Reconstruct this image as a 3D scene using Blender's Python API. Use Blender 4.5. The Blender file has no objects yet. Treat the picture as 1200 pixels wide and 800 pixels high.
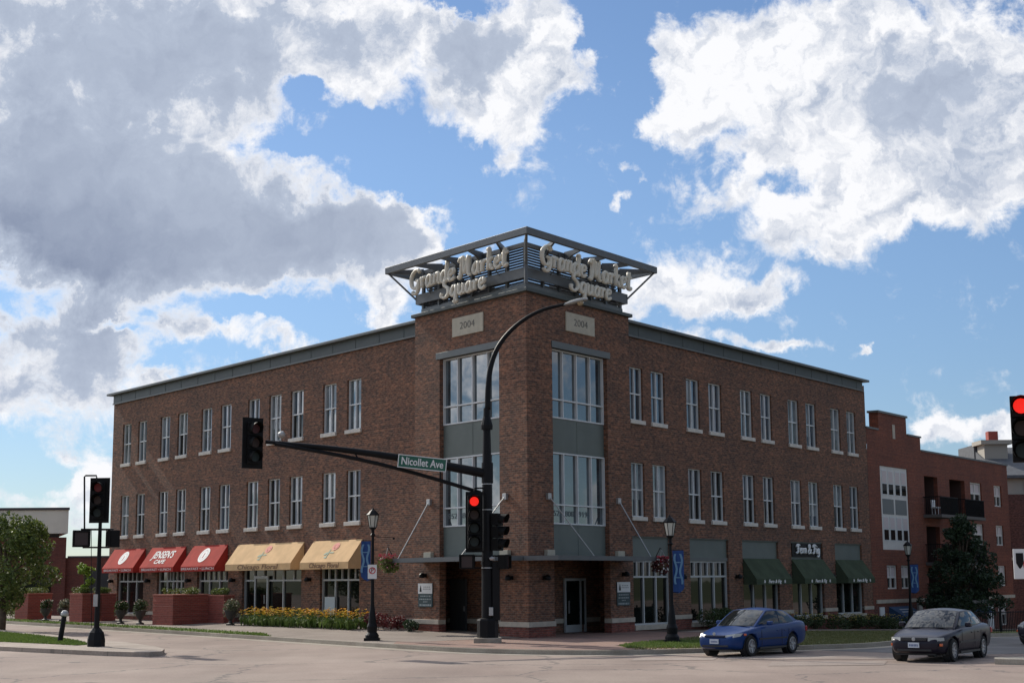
import bpy, math, random
from mathutils import Vector, Matrix, noise
R = math.radians
random.seed(7)
scn = bpy.context.scene
COL = scn.collection

# ------------------------------------------------------------------ camera
H = 2.27
FPX, PITCH, ROLL = 1780.557, R(8.87247557), R(-.4067099)
cd = bpy.data.cameras.new("camera"); cam = bpy.data.objects.new("camera", cd); COL.objects.link(cam)
cam.matrix_world = Matrix.Translation((0, 0, H)) @ Matrix.Rotation(R(90) + PITCH, 4, 'X') @ Matrix.Rotation(ROLL, 4, 'Z')
cd.sensor_width = 36; cd.lens = FPX / 1200 * 36; cd.clip_start = .1; cd.clip_end = 9000
scn.camera = cam

def ray(x, y):
    X, Y = (x - 600) / FPX, (400 - y) / FPX
    c, s = math.cos(ROLL), math.sin(ROLL); X, Y = X * c - Y * s, X * s + Y * c
    return Vector((X, math.cos(PITCH) - Y * math.sin(PITCH), math.sin(PITCH) + Y * math.cos(PITCH)))
def gr(x, y, z=0.0):
    r = ray(x, y); t = (z - H) / r.z; return Vector((r.x * t, r.y * t, z))
def atY(x, y, Y):
    r = ray(x, y); t = Y / r.y; return Vector((r.x * t, Y, r.z * t + H))

# ------------------------------------------------------------------ light
SUN_T, SUN_E = R(39.7), R(34)          # azimuth left of the view axis, elevation
to_sun = Vector((-math.sin(SUN_T) * math.cos(SUN_E), math.cos(SUN_T) * math.cos(SUN_E), math.sin(SUN_E)))
sl = bpy.data.lights.new("sun", 'SUN'); sl.energy = 4.1; sl.angle = R(.55); sl.color = (1.0, .93, .82)
so = bpy.data.objects.new("sun", sl); COL.objects.link(so); so.rotation_euler = to_sun.to_track_quat('Z', 'Y').to_euler()
so.location = (0, 0, 60)
scn.view_settings.view_transform = 'Standard'; scn.view_settings.look = 'None'
scn.view_settings.exposure = 0.07; scn.view_settings.gamma = 1; scn.view_settings.use_curve_mapping = False
scn.render.engine = 'CYCLES'

class NT:                                   # tiny node helper
    def __init__(s, nt): s.nt = nt; nt.nodes.clear()
    def n(s, t, **kw):
        o = s.nt.nodes.new(t)
        for k, v in kw.items(): setattr(o, k, v)
        return o
    def put(s, sock, v):
        if isinstance(v, bpy.types.NodeSocket): s.nt.links.new(v, sock)
        elif v is not None: sock.default_value = v
    def m(s, op, a, b=None, c=None, clamp=False):
        o = s.n('ShaderNodeMath', operation=op, use_clamp=clamp)
        for i, v in enumerate((a, b, c)): s.put(o.inputs[i], v)
        return o.outputs[0]
    def v(s, op, a, b=None, scale=None):
        o = s.n('ShaderNodeVectorMath', operation=op); s.put(o.inputs[0], a); s.put(o.inputs[1], b)
        if scale is not None: s.put(o.inputs['Scale'], scale)
        return o.outputs['Value'] if op in ('DOT_PRODUCT', 'LENGTH') else o.outputs[0]
    def noise(s, vec, scale, detail=2, rough=.5, dist=0):
        o = s.n('ShaderNodeTexNoise'); s.put(o.inputs['Vector'], vec); o.inputs['Scale'].default_value = scale
        o.inputs['Detail'].default_value = detail; o.inputs['Roughness'].default_value = rough; o.inputs['Distortion'].default_value = dist
        return o
    def mr(s, v, a, b, c=0., d=1., smooth=True):
        o = s.n('ShaderNodeMapRange', interpolation_type='SMOOTHSTEP' if smooth else 'LINEAR')
        for i, x in enumerate((v, a, b, c, d)): s.put(o.inputs[i], x)
        return o.outputs[0]
    def mix(s, f, a, b, blend='MIX'):
        o = s.n('ShaderNodeMix', data_type='RGBA', blend_type=blend)
        s.put(o.inputs[0], f); s.put(o.inputs[6], a); s.put(o.inputs[7], b); return o.outputs[2]
def c4(c): return (c[0], c[1], c[2], 1)

world = bpy.data.worlds.new("World"); scn.world = world; world.use_nodes = True
w = NT(world.node_tree)
sky = w.n('ShaderNodeTexSky', sky_type='NISHITA'); sky.sun_disc = False
sky.sun_elevation = SUN_E; sky.sun_rotation = -SUN_T; sky.air_density = 1.0; sky.dust_density = .15; sky.ozone_density = 1.6
tc = w.n('ShaderNodeTexCoord'); D = tc.outputs['Generated']
sx = w.n('ShaderNodeSeparateXYZ'); w.put(sx.inputs[0], D)
az = w.m('MULTIPLY', w.m('ARCTAN2', sx.outputs[0], sx.outputs[1]), 57.2958)
el = w.m('MULTIPLY', w.m('ARCSINE', sx.outputs[2]), 57.2958)
cb = w.n('ShaderNodeCombineXYZ'); w.put(cb.inputs[0], az); w.put(cb.inputs[1], el); P2 = cb.outputs[0]
# ragged edges: domain warp
wn = w.noise(P2, .33, 6, .62); wv = w.v('SUBTRACT', wn.outputs['Color'], (.5, .5, .5))
PW = w.v('ADD', P2, w.v('MULTIPLY', wv, (5.0, 4.2, 0)))
# clouds of that afternoon, as directions in the sky: (x, y, rx, ry, amount) read off the photograph, turned to azimuth / elevation
CL = [(60, 130, 260, 190, 1.2), (170, 260, 270, 110, 1.3), (380, 285, 190, 60, 1.1), (460, 250, 100, 55, .9), (330, 50, 300, 100, 1.2),
      (590, 50, 120, 75, 1.0), (590, 140, 85, 60, .8), (585, 200, 30, 28, .6), (690, 105, 45, 26, .42), (640, 90, 60, 60, .6),
      (60, 430, 130, 85, 1.0), (120, 380, 90, 40, .7), (90, 565, 75, 60, .9), (185, 440, 40, 22, .8), (240, 375, 60, 24, .7), (310, 400, 62, 26, .8),
      (385, 402, 40, 14, .55), (465, 352, 36, 42, .8), (235, 505, 120, 60, .5), (450, 398, 60, 12, .5),
      (950, 90, 200, 110, 1.2), (1120, 130, 170, 140, 1.3), (830, 75, 90, 70, .8), (790, 140, 60, 32, .6), (850, 210, 60, 45, .6), (960, 265, 100, 55, 1.0),
      (1080, 220, 150, 60, .9), (1010, 190, 160, 80, .9), (815, 325, 70, 58, .9), (890, 342, 85, 22, .75), (760, 350, 60, 35, .6), (905, 404, 62, 15, .8), (830, 395, 70, 18, .6),
      (1021, 400, 19, 9, .8), (1125, 497, 80, 26, .95), (1195, 515, 40, 40, .8), (728, 236, 14, 20, .5), (738, 200, 13, 11, .45)]
HOLES = [(485, 190, 75, 42, 1.3), (365, 118, 36, 18, .9), (352, 178, 30, 22, .9), (435, 140, 40, 26, .9), (540, 8, 60, 20, .9), (945, 210, 50, 24, .75), (855, 205, 22, 22, .5),
         (330, 366, 110, 16, 1.0), (130, 372, 50, 10, .7), (500, 235, 45, 40, .6), (700, 40, 25, 60, .5), (1030, 75, 30, 14, .5), (30, 545, 60, 24, .9), (735, 60, 30, 100, 1.0), (560, 270, 50, 30, .8), (410, 28, 20, 12, .5)]
def azel(x, y):
    d = ray(x, y).normalized(); return math.degrees(math.atan2(d.x, d.y)), math.degrees(math.asin(d.z))
K = 57.3 / FPX
def blobs(lst, P):
    acc = None
    for (x, y, rx, ry, a) in lst:
        A, E = azel(x, y)
        o = w.v('MULTIPLY', w.v('SUBTRACT', P, (A, E, 0)), (1 / (rx * K), 1 / (ry * K), 0))
        g = w.mr(w.v('LENGTH', o), 1.25, .1, 0, a)
        acc = g if acc is None else w.m('ADD', acc, g)
    return acc
dens = blobs(CL, PW); hol = blobs(HOLES, PW)
fn = w.noise(P2, .55, 9, .66, .3)                 # fine billows
bn = w.noise(P2, .13, 4, .5)
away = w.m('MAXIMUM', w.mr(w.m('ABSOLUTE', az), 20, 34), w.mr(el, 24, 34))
gen = w.m('MULTIPLY', away, w.m('ADD', w.mr(bn.outputs['Fac'], .47, .60, 0, 1.3), w.mr(w.v('DOT_PRODUCT', D, to_sun), .5, .9, 0, .5)))  # unseen clouds; more added on the sun side to light the left front
dens = w.m('ADD', w.m('MINIMUM', w.m('SUBTRACT', dens, hol), 1.7), gen)
dens = w.m('ADD', dens, w.m('MULTIPLY', w.m('SUBTRACT', fn.outputs['Fac'], .5), 2.3))
dens = w.m('MULTIPLY', dens, w.mr(el, -1, 2))
alpha = w.mr(dens, .12, .78)
# thick parts are grey (the sun stands behind them), thin edges white
GREY = [(90, 200, 440, 260, .62), (-20, 330, 230, 120, .95), (230, 310, 340, 75, .38), (330, 60, 300, 90, .30), (400, 250, 120, 60, .4), (560, 60, 90, 50, .45), (60, 460, 100, 50, .6),
        (1120, 150, 110, 100, .36), (1020, 120, 90, 60, .26), (1120, 505, 70, 12, .25), (870, 345, 70, 20, .2)]
gm = w.m('ADD', blobs(GREY, PW), w.m('MULTIPLY', away, .30))
na = w.noise(PW, .42, 8, .6); nb_ = w.noise(w.v('ADD', PW, (-.35, .5, 0)), .42, 8, .6)      # relief: lit from the sun's side
rel = w.m('SUBTRACT', na.outputs['Fac'], nb_.outputs['Fac'])
big = w.noise(w.v('ADD', P2, (31, 7, 0)), .10, 5, .55)
thick = w.mr(dens, .35, 1.6)
shade = w.m('MULTIPLY', thick, w.m('ADD', gm, w.mr(big.outputs['Fac'], .35, .65, -.02, .30)))
shade = w.m('ADD', shade, w.m('MULTIPLY', w.m('SUBTRACT', .5, na.outputs['Fac']), w.m('MULTIPLY', w.mr(dens, .3, 1.0, .1, .85), w.mr(gm, .1, .8, 1.0, .6))))
shade = w.m('SUBTRACT', shade, w.m('MULTIPLY', rel, w.m('MULTIPLY', w.mr(dens, .2, .8, .2, 1.5), w.mr(gm, .1, .8, 1.0, .45))))
CW = w.mix(w.mr(shade, -.05, .45, smooth=False), (8.9, 8.95, 9.2, 1), (4.35, 4.95, 6.1, 1))
CW = w.mix(w.mr(shade, .45, 2.3, smooth=False), CW, (1.4, 1.8, 2.9, 1))
lowt = w.mix(w.mr(el, 0, 17), (.68, .73, .82, 1), (1, 1, 1, 1))
skyc = w.mix(1.0, w.mix(1.0, sky.outputs[0], (.83, .92, 1.05, 1), 'MULTIPLY'), lowt, 'MULTIPLY')
dts = w.v('DOT_PRODUCT', D, to_sun); fs_ = w.m('ADD', w.mr(dts, -.7, .6, .60, 1.04), w.m('MULTIPLY', away, w.mr(dts, .2, .85, 0, .9)))      # brighter towards the sun; extra added out of view to light the left front
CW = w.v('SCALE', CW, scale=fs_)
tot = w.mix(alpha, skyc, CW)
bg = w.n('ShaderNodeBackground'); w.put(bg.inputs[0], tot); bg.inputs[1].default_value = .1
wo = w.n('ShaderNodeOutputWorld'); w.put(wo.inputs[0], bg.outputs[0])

# ------------------------------------------------------------------ materials
MATS = {}
def mat(name, col, rough=.7, metal=0., var=0., vscale=2., ior=None, emit=None, es=1., bump=0., bscale=30., coat=0., spec=None, stretch=(1, 1, 1), col2=None):
    if name in MATS: return MATS[name]
    m = bpy.data.materials.new(name); m.use_nodes = True; k = NT(m.node_tree)
    b = k.n('ShaderNodeBsdfPrincipled'); o = k.n('ShaderNodeOutputMaterial'); k.put(o.inputs[0], b.outputs[0])
    b.inputs['Roughness'].default_value = rough; b.inputs['Metallic'].default_value = metal
    base = c4(col)
    t = k.n('ShaderNodeTexCoord'); vec = k.v('MULTIPLY', t.outputs['Object'], stretch)
    if var or col2:
        n = k.noise(vec, vscale, 5, .6)
        f = k.mr(n.outputs['Fac'], .3, .7)
        lo = c4(tuple(c * (1 - var) for c in col)); hi = c4(col2) if col2 else c4(tuple(min(1, c * (1 + var)) for c in col))
        base = k.mix(f, lo, hi)
    k.put(b.inputs['Base Color'], base)
    if bump:
        n2 = k.noise(vec, bscale, 3, .6); bp = k.n('ShaderNodeBump'); bp.inputs['Strength'].default_value = bump; bp.inputs['Distance'].default_value = .02
        k.put(bp.inputs['Height'], n2.outputs['Fac']); k.put(b.inputs['Normal'], bp.outputs[0])
    if ior: b.inputs['IOR'].default_value = ior
    if spec is not None: b.inputs['Specular IOR Level'].default_value = spec
    if coat: b.inputs['Coat Weight'].default_value = coat; b.inputs['Coat Roughness'].default_value = .04
    if emit: b.inputs['Emission Color'].default_value = c4(emit); b.inputs['Emission Strength'].default_value = es
    MATS[name] = m; return m

def brick(name, d, nrm, ca, cb_, mortar, base_mix=.5, var=.42):
    m = bpy.data.materials.new(name); m.use_nodes = True; k = NT(m.node_tree)
    b = k.n('ShaderNodeBsdfPrincipled'); o = k.n('ShaderNodeOutputMaterial'); k.put(o.inputs[0], b.outputs[0]); b.inputs['Roughness'].default_value = .85
    t = k.n('ShaderNodeTexCoord'); P = t.outputs['Object']
    u = k.v('DOT_PRODUCT', P, Vector(d) + Vector(nrm)); s = k.n('ShaderNodeSeparateXYZ'); k.put(s.inputs[0], P)
    cv = k.n('ShaderNodeCombineXYZ'); k.put(cv.inputs[0], u); k.put(cv.inputs[1], s.outputs[2]); uv = cv.outputs[0]
    br = k.n('ShaderNodeTexBrick'); k.put(br.inputs['Vector'], uv); br.inputs['Scale'].default_value = 1
    br.inputs['Brick Width'].default_value = .23; br.inputs['Row Height'].default_value = .085; br.inputs['Mortar Size'].default_value = .007; br.inputs['Mortar Smooth'].default_value = .2
    br.inputs['Bias'].default_value = -.1
    br.inputs['Color1'].default_value = c4(ca); br.inputs['Color2'].default_value = c4(cb_); br.inputs['Mortar'].default_value = c4(mortar)
    # tone differs from brick to brick and from course to course
    cell = k.noise(k.v('MULTIPLY', uv, (4.35, 11.76, 1)), 1.0, 2, .7)
    patch = k.noise(uv, .55, 5, .6); cs = k.noise(k.v('MULTIPLY', uv, (.25, 11.76, 1)), 1.0, 1, .5)
    col = k.mix(1.0, br.outputs['Color'], k.mix(k.mr(cell.outputs['Fac'], .3, .7), (1 - var,) * 3 + (1,), (1 + var,) * 3 + (1,)), 'MULTIPLY')
    col = k.mix(1.0, col, k.mix(k.mr(patch.outputs['Fac'], .3, .7), (.84, .85, .88, 1), (1.16, 1.1, 1.04, 1)), 'MULTIPLY')
    col = k.mix(1.0, col, k.mix(k.mr(cs.outputs['Fac'], .3, .7), (.9, .9, .9, 1), (1.1, 1.1, 1.1, 1)), 'MULTIPLY')
    k.put(b.inputs['Base Color'], col)
    bp = k.n('ShaderNodeBump'); bp.inputs['Strength'].default_value = .6; bp.inputs['Distance'].default_value = .008; bp.invert = True
    k.put(bp.inputs['Height'], br.outputs['Fac']); k.put(b.inputs['Normal'], bp.outputs[0])
    return m

def ground_mat(name, ca, cb_, vs=.35, fine=18, crack=0., joint=0., rough=.9, patch=.12):
    m = bpy.data.materials.new(name); m.use_nodes = True; k = NT(m.node_tree)
    b = k.n('ShaderNodeBsdfPrincipled'); o = k.n('ShaderNodeOutputMaterial'); k.put(o.inputs[0], b.outputs[0]); b.inputs['Roughness'].default_value = rough
    b.inputs['Specular IOR Level'].default_value = .25
    t = k.n('ShaderNodeTexCoord'); P = t.outputs['Object']
    n1 = k.noise(P, vs, 5, .6); n2 = k.noise(P, fine, 4, .7); n3 = k.noise(k.v('MULTIPLY', P, (.5, .12, 1)), .5, 4, .6)
    col = k.mix(k.mr(n1.outputs['Fac'], .32, .68), c4(ca), c4(cb_))
    col = k.mix(1.0, col, k.mix(k.mr(n2.outputs['Fac'], .25, .75), (.86, .86, .86, 1), (1.12, 1.12, 1.12, 1)), 'MULTIPLY')
    col = k.mix(1.0, col, k.mix(k.mr(n3.outputs['Fac'], .3, .7), (1 - patch,) * 3 + (1,), (1 + patch,) * 3 + (1,)), 'MULTIPLY')
    if crack:
        vo = k.n('ShaderNodeTexVoronoi', feature='DISTANCE_TO_EDGE'); wv_ = k.noise(P, .9, 4, .6)
        k.put(vo.inputs['Vector'], k.v('ADD', P, k.v('SCALE', wv_.outputs['Color'], scale=1.6))); vo.inputs['Scale'].default_value = .16
        col = k.mix(k.mr(vo.outputs['Distance'], .004, .012, crack, 0), col, (.09, .085, .08, 1))
    if joint:
        d1 = k.m('PINGPONG', k.v('DOT_PRODUCT', P, (.618, -.786, 0)), joint / 2); d2 = k.m('PINGPONG', k.v('DOT_PRODUCT', P, (.786, .618, 0)), joint / 2)
        col = k.mix(k.mr(k.m('MINIMUM', d1, d2), .015, .03, .55, 0), col, (.12, .11, .1, 1))
    k.put(b.inputs['Base Color'], col)
    bp = k.n('ShaderNodeBump'); bp.inputs['Strength'].default_value = .35; bp.inputs['Distance'].default_value = .02
    k.put(bp.inputs['Height'], n2.outputs['Fac']); k.put(b.inputs['Normal'], bp.outputs[0])
    return m

def glass_mat(name, tint, ior, rough=.02, wob=.0):
    m = bpy.data.materials.new(name); m.use_nodes = True; k = NT(m.node_tree)
    b = k.n('ShaderNodeBsdfPrincipled'); o = k.n('ShaderNodeOutputMaterial'); k.put(o.inputs[0], b.outputs[0])
    t = k.n('ShaderNodeTexCoord'); n = k.noise(t.outputs['Object'], .8, 3, .6)
    k.put(b.inputs['Base Color'], k.mix(k.mr(n.outputs['Fac'], .35, .65), c4(tuple(c * .6 for c in tint)), c4(tuple(c * 1.5 for c in tint))))
    b.inputs['Roughness'].default_value = rough; b.inputs['IOR'].default_value = ior
    if wob:
        n2 = k.noise(t.outputs['Object'], .9, 2, .5); bp = k.n('ShaderNodeBump'); bp.inputs['Strength'].default_value = wob; bp.inputs['Distance'].default_value = .02
        k.put(bp.inputs['Height'], n2.outputs['Fac']); k.put(b.inputs['Normal'], bp.outputs[0])
    return m

# ------------------------------------------------------------------ mesh helpers
class MB:
    def __init__(s): s.v = []; s.f = []; s.mi = []; s.cur = 0
    def poly(s, pts):
        i = len(s.v); s.v += [tuple(p) for p in pts]; s.f.append(tuple(range(i, i + len(pts)))); s.mi.append(s.cur)
    def mesh(s, vs, fs):
        i = len(s.v); s.v += [tuple(p) for p in vs]; s.f += [tuple(i + j for j in f) for f in fs]; s.mi += [s.cur] * len(fs)
    def hexa(s, p):                                   # 4 bottom (ccw) + 4 top
        s.mesh(p, [(0, 3, 2, 1), (4, 5, 6, 7), (0, 1, 5, 4), (1, 2, 6, 5), (2, 3, 7, 6), (3, 0, 4, 7)])
    def box(s, x0, x1, y0, y1, z0, z1, M=None):
        p = [Vector(q) for q in ((x0, y0, z0), (x1, y0, z0), (x1, y1, z0), (x0, y1, z0), (x0, y0, z1), (x1, y0, z1), (x1, y1, z1), (x0, y1, z1))]
        if M: p = [M @ q for q in p]
        s.hexa(p)
    def fb(s, sd, u0, u1, o0, o1, z0, z1):           # box in facade coordinates
        p = [F(sd, u, o, z) for z in (z0, z1) for (u, o) in ((u0, o1), (u1, o1), (u1, o0), (u0, o0))]
        s.hexa(p)
    def prism(s, pts, z0, z1):                        # plan polygon
        n = len(pts); vs = [(p[0], p[1], z0) for p in pts] + [(p[0], p[1], z1) for p in pts]
        s.mesh(vs, [tuple(range(n - 1, -1, -1)), tuple(range(n, 2 * n))] + [(i, (i + 1) % n, n + (i + 1) % n, n + i) for i in range(n)])
    def extr(s, pts, vec):                            # any planar polygon along vec
        n = len(pts); vec = Vector(vec); vs = [Vector(p) for p in pts] + [Vector(p) + vec for p in pts]
        s.mesh(vs, [tuple(range(n - 1, -1, -1)), tuple(range(n, 2 * n))] + [(i, (i + 1) % n, n + (i + 1) % n, n + i) for i in range(n)])
    def tube(s, pts, rad, n=8, caps=True):
        pts = [Vector(p) for p in pts]; m = len(pts)
        if not hasattr(rad, '__len__'): rad = [rad] * m
        vs = []; up = None
        for i, p in enumerate(pts):
            t = (pts[min(i + 1, m - 1)] - pts[max(i - 1, 0)]).normalized()
            if up is None:
                up = Vector((0, 0, 1)) if abs(t.z) < .9 else Vector((1, 0, 0))
            a = t.cross(up).normalized(); bb = a.cross(t).normalized(); up = bb
            for j in range(n):
                th = 2 * math.pi * j / n; vs.append(p + (a * math.cos(th) + bb * math.sin(th)) * rad[i])
        fs = [(i * n + j, i * n + (j + 1) % n, (i + 1) * n + (j + 1) % n, (i + 1) * n + j) for i in range(m - 1) for j in range(n)]
        if caps: fs += [tuple(range(n - 1, -1, -1)), tuple((m - 1) * n + j for j in range(n))]
        s.mesh(vs, fs)
    def lathe(s, prof, c=(0, 0, 0), n=20, M=None):
        vs = []; c = Vector(c)
        for (r, z) in prof:
            for j in range(n):
                th = 2 * math.pi * j / n; q = Vector((r * math.cos(th), r * math.sin(th), z))
                vs.append((M @ q if M else q) + c)
        m = len(prof)
        fs = [(i * n + j, i * n + (j + 1) % n, (i + 1) * n + (j + 1) % n, (i + 1) * n + j) for i in range(m - 1) for j in range(n)]
        fs += [tuple(range(n - 1, -1, -1)), tuple((m - 1) * n + j for j in range(n))]
        s.mesh(vs, fs)
    def build(s, name, m, parent=None, origin=(0, 0, 0), smooth=False, bevel=0., subsurf=0):
        me = bpy.data.meshes.new(name); o3 = Vector(origin)
        me.from_pydata([Vector(v) - o3 for v in s.v], [], s.f); me.update()
        for mm in (m if isinstance(m, (list, tuple)) else [m]): me.materials.append(mm)
        if any(s.mi): me.polygons.foreach_set('material_index', s.mi)
        if smooth: me.polygons.foreach_set('use_smooth', [True] * len(me.polygons))
        ob = bpy.data.objects.new(name, me); COL.objects.link(ob)
        if parent: ob.parent = parent
        if bevel:
            b = ob.modifiers.new('b', 'BEVEL'); b.width = bevel; b.segments = 2; b.limit_method = 'ANGLE'
        if subsurf:
            b = ob.modifiers.new('s', 'SUBSURF'); b.levels = b.render_levels = subsurf
        return ob

def thing(name, label, cat, loc=(0, 0, 0), rz=0., group=None):
    o = bpy.data.objects.new(name, None); COL.objects.link(o); o.location = loc; o.rotation_euler = (0, 0, rz)
    o.empty_display_size = .3; return tag(o, label, cat, group)
def tag(o, label=None, cat=None, group=None, kind=None):
    for k_, v_ in (('label', label), ('category', cat), ('group', group), ('kind', kind)):
        if v_: o[k_] = v_
    return o
def copy_tree(o, parent=None):
    c = o.copy(); COL.objects.link(c)
    if parent: c.parent = parent
    for ch in [q for q in bpy.data.objects if q.parent == o]: copy_tree(ch, c)
    return c
def struct(mb, name, m, **kw):
    o = mb.build(name, m, **kw); o['kind'] = 'structure'; return o

FONT_CACHE = {}
def text(name, s_, size, P, read, up, m, parent, origin=(0, 0, 0), extr=.004, shear=0., align='CENTER', weight=0., width=None):
    cu = bpy.data.curves.new(name, 'FONT'); cu.body = s_; cu.size = size; cu.extrude = extr; cu.shear = shear; cu.align_x = align; cu.align_y = 'CENTER'
    cu.resolution_u = 3; cu.offset = weight
    tmp = bpy.data.objects.new('tmp', cu); COL.objects.link(tmp)
    bpy.context.view_layer.update()
    me = bpy.data.meshes.new_from_object(tmp.evaluated_get(bpy.context.evaluated_depsgraph_get()))
    bpy.data.objects.remove(tmp); bpy.data.curves.remove(cu)
    read = Vector(read).normalized(); up = Vector(up).normalized(); n = read.cross(up)
    sc = 1.
    if width:
        xs = [v.co.x for v in me.vertices]; sc = width / max(1e-6, max(xs) - min(xs))
    for v in me.vertices: v.co = Vector(P) + read * v.co.x * sc + up * v.co.y + n * v.co.z - Vector(origin)
    me.materials.clear(); me.materials.append(m)
    ob = bpy.data.objects.new(name, me); COL.objects.link(ob); ob.parent = parent
    return ob

# ------------------------------------------------------------------ facade frame of the corner building
S_ = 4.0 / 4.2
CX, CY = .555075 * S_, 59.542657 * S_
CC = Vector((CX, CY, 0))
aL, aR = R(51.84105766), R(54.23249548)
dL = Vector((-math.cos(aL), math.sin(aL), 0)); nL = Vector((-math.sin(aL), -math.cos(aL), 0))
dR = Vector((math.cos(aR), math.sin(aR), 0)); nR = Vector((math.sin(aR), -math.cos(aR), 0))
COT = 1 / math.tan((math.pi - aL - aR) / 2)
def F(sd, u, o=0., z=0.):
    d, n = (dL, nL) if sd == 'L' else (dR, nR)
    p = CC + d * u + n * o; return Vector((p.x, p.y, z))
def onw(sd, x, y, o=0.):
    d, n = (dL, nL) if sd == 'L' else (dR, nR)
    r = ray(x, y); q = CC + n * o; t = (q.dot(n)) / (r.x * n.x + r.y * n.y); P = r * t
    return (Vector((P.x, P.y, 0)) - CC).dot(d), P.z + H
def READ(sd): return -dL if sd == 'L' else dR
def NRM(sd): return nL if sd == 'L' else nR
def apexu(o): return -o * COT
def ring_poly(o, uE):
    A = F('L', apexu(o), o); L_ = F('L', uE, o); R_ = F('R', uE, o); B = L_ + R_ - A
    return [A, R_, B, L_]
def inset(poly, w_):
    n = len(poly); out = []
    for i in range(n):
        a, b, c = poly[i - 1], poly[i], poly[(i + 1) % n]
        e1 = (b - a).normalized(); e2 = (c - b).normalized()
        n1 = Vector((-e1.y, e1.x, 0)); n2 = Vector((-e2.y, e2.x, 0)); bis = (n1 + n2); k_ = w_ / (1 + n1.dot(n2))
        out.append(b + bis * k_)
    return out
def ring(mb, poly, w_, z0, z1):
    q = inset(poly, w_); n = len(poly)
    for i in range(n):
        j = (i + 1) % n; pts = [poly[i], poly[j], q[j], q[i]]
        mb.hexa([Vector((p.x, p.y, z0)) for p in pts] + [Vector((p.x, p.y, z1)) for p in pts])

# ground height: level near the crossing, falling away along the right-hand street
W1, W2, SL = 10., 62., .029
def g(x, y):
    w_ = (x - CX) * dR.x + (y - CY) * dR.y
    return -SL * (min(max(w_, W1), W2) - W1)
def clip(poly, W, keep_hi):
    out = []
    def wv_(p): return (p[0] - CX) * dR.x + (p[1] - CY) * dR.y - W
    for i in range(len(poly)):
        a, b = poly[i], poly[(i + 1) % len(poly)]; wa, wb = wv_(a), wv_(b)
        ia, ib = (wa >= 0) == keep_hi, (wb >= 0) == keep_hi
        if ia: out.append(a)
        if ia != ib:
            t = wa / (wa - wb); out.append((a[0] + (b[0] - a[0]) * t, a[1] + (b[1] - a[1]) * t))
    return out
def tri_area(p): return .5 * sum(p[i][0] * p[(i + 1) % len(p)][1] - p[(i + 1) % len(p)][0] * p[i][1] for i in range(len(p)))
def drape(mb, poly, dz, skirt=0.):
    poly = [(p[0], p[1]) for p in poly]
    if tri_area(poly) < 0: poly = poly[::-1]
    from mathutils.geometry import tessellate_polygon
    tris = [[poly[i] for i in t] for t in tessellate_polygon([[Vector((p[0], p[1], 0)) for p in poly]])]
    for t in tris:
        if tri_area(t) < 0: t = t[::-1]
        a = clip(t, W1, False); b = clip(clip(t, W1, True), W2, False) if len(clip(t, W1, True)) > 2 else []; c = clip(t, W2, True)
        for q in (a, b, c):
            if len(q) > 2 and abs(tri_area(q)) > 1e-6: mb.poly([(x, y, g(x, y) + dz) for x, y in q])
    if skirt:
        n = len(poly)
        for i in range(n):
            a, b = poly[i], poly[(i + 1) % n]
            mb.poly([(a[0], a[1], g(*a) + dz - skirt), (b[0], b[1], g(*b) + dz - skirt), (b[0], b[1], g(*b) + dz), (a[0], a[1], g(*a) + dz)])
def offset_line(pts, d):
    pts = [Vector((p[0], p[1], 0)) for p in pts]; out = []
    for i, p in enumerate(pts):
        t = (pts[min(i + 1, len(pts) - 1)] - pts[max(i - 1, 0)]).normalized(); out.append(p + Vector((-t.y, t.x, 0)) * d)
    return out
def smooth_line(pts, k_=4):
    P = [Vector((p[0], p[1], p[2] if len(p) > 2 else 0)) for p in pts]; out = []
    for i in range(len(P) - 1):
        p0, p1, p2, p3 = P[max(i - 1, 0)], P[i], P[i + 1], P[min(i + 2, len(P) - 1)]
        for j in range(k_):
            t = j / k_
            out.append(.5 * ((2 * p1) + (p2 - p0) * t + (2 * p0 - 5 * p1 + 4 * p2 - p3) * t * t + (3 * p1 - p0 - 3 * p2 + p3) * t ** 3))
    out.append(P[-1]); return out
# ------------------------------------------------------------------ palette
M_road = ground_mat('road_concrete', (.248, .190, .160), (.305, .243, .203), .22, 14, crack=.6, patch=.15)
M_asph = ground_mat('asphalt', (.13, .125, .12), (.18, .17, .165), .5, 20)
M_walk = ground_mat('sidewalk_concrete', (.225, .185, .155), (.28, .235, .20), .5, 16, joint=1.5)
M_kerb = ground_mat('kerb_concrete', (.30, .26, .21), (.37, .33, .27), .9, 20)
M_earth = ground_mat('open_ground', (.06, .085, .03), (.12, .12, .06), .05, 3)
M_grassb = ground_mat('turf', (.075, .12, .022), (.12, .16, .04), .9, 8)
M_grassd = ground_mat('dry_turf', (.13, .125, .045), (.10, .13, .04), .9, 8)
M_soil = ground_mat('soil', (.05, .035, .025), (.09, .07, .05), 1.5, 9)
def paver():
    m = brick('paver', (1, 0, 0), (0, 0, 0), (.28, .165, .125), (.23, .14, .11), (.20, .165, .14), var=.12)
    k = m.node_tree
    cvn = [n for n in k.nodes if n.type == 'COMBXYZ'][0]; s = [n for n in k.nodes if n.type == 'SEPXYZ'][0]
    k.links.new(s.outputs[1], cvn.inputs[1]); return m
M_paver = paver()
BA, BB, BM = (.212, .090, .049), (.084, .044, .030), (.18, .145, .11)
M_brL = brick('brown_brick_left_street', dL, nL, BA, BB, BM)
M_brR = brick('brown_brick_right_street', dR, nR, BA, BB, BM)
RA, RB = (.20, .055, .036), (.15, .042, .03)
M_rbL = brick('red_base_brick_left_street', dL, nL, RA, RB, (.15, .1, .08))
M_rbR = brick('red_base_brick_right_street', dR, nR, RA, RB, (.15, .1, .08))
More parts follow.
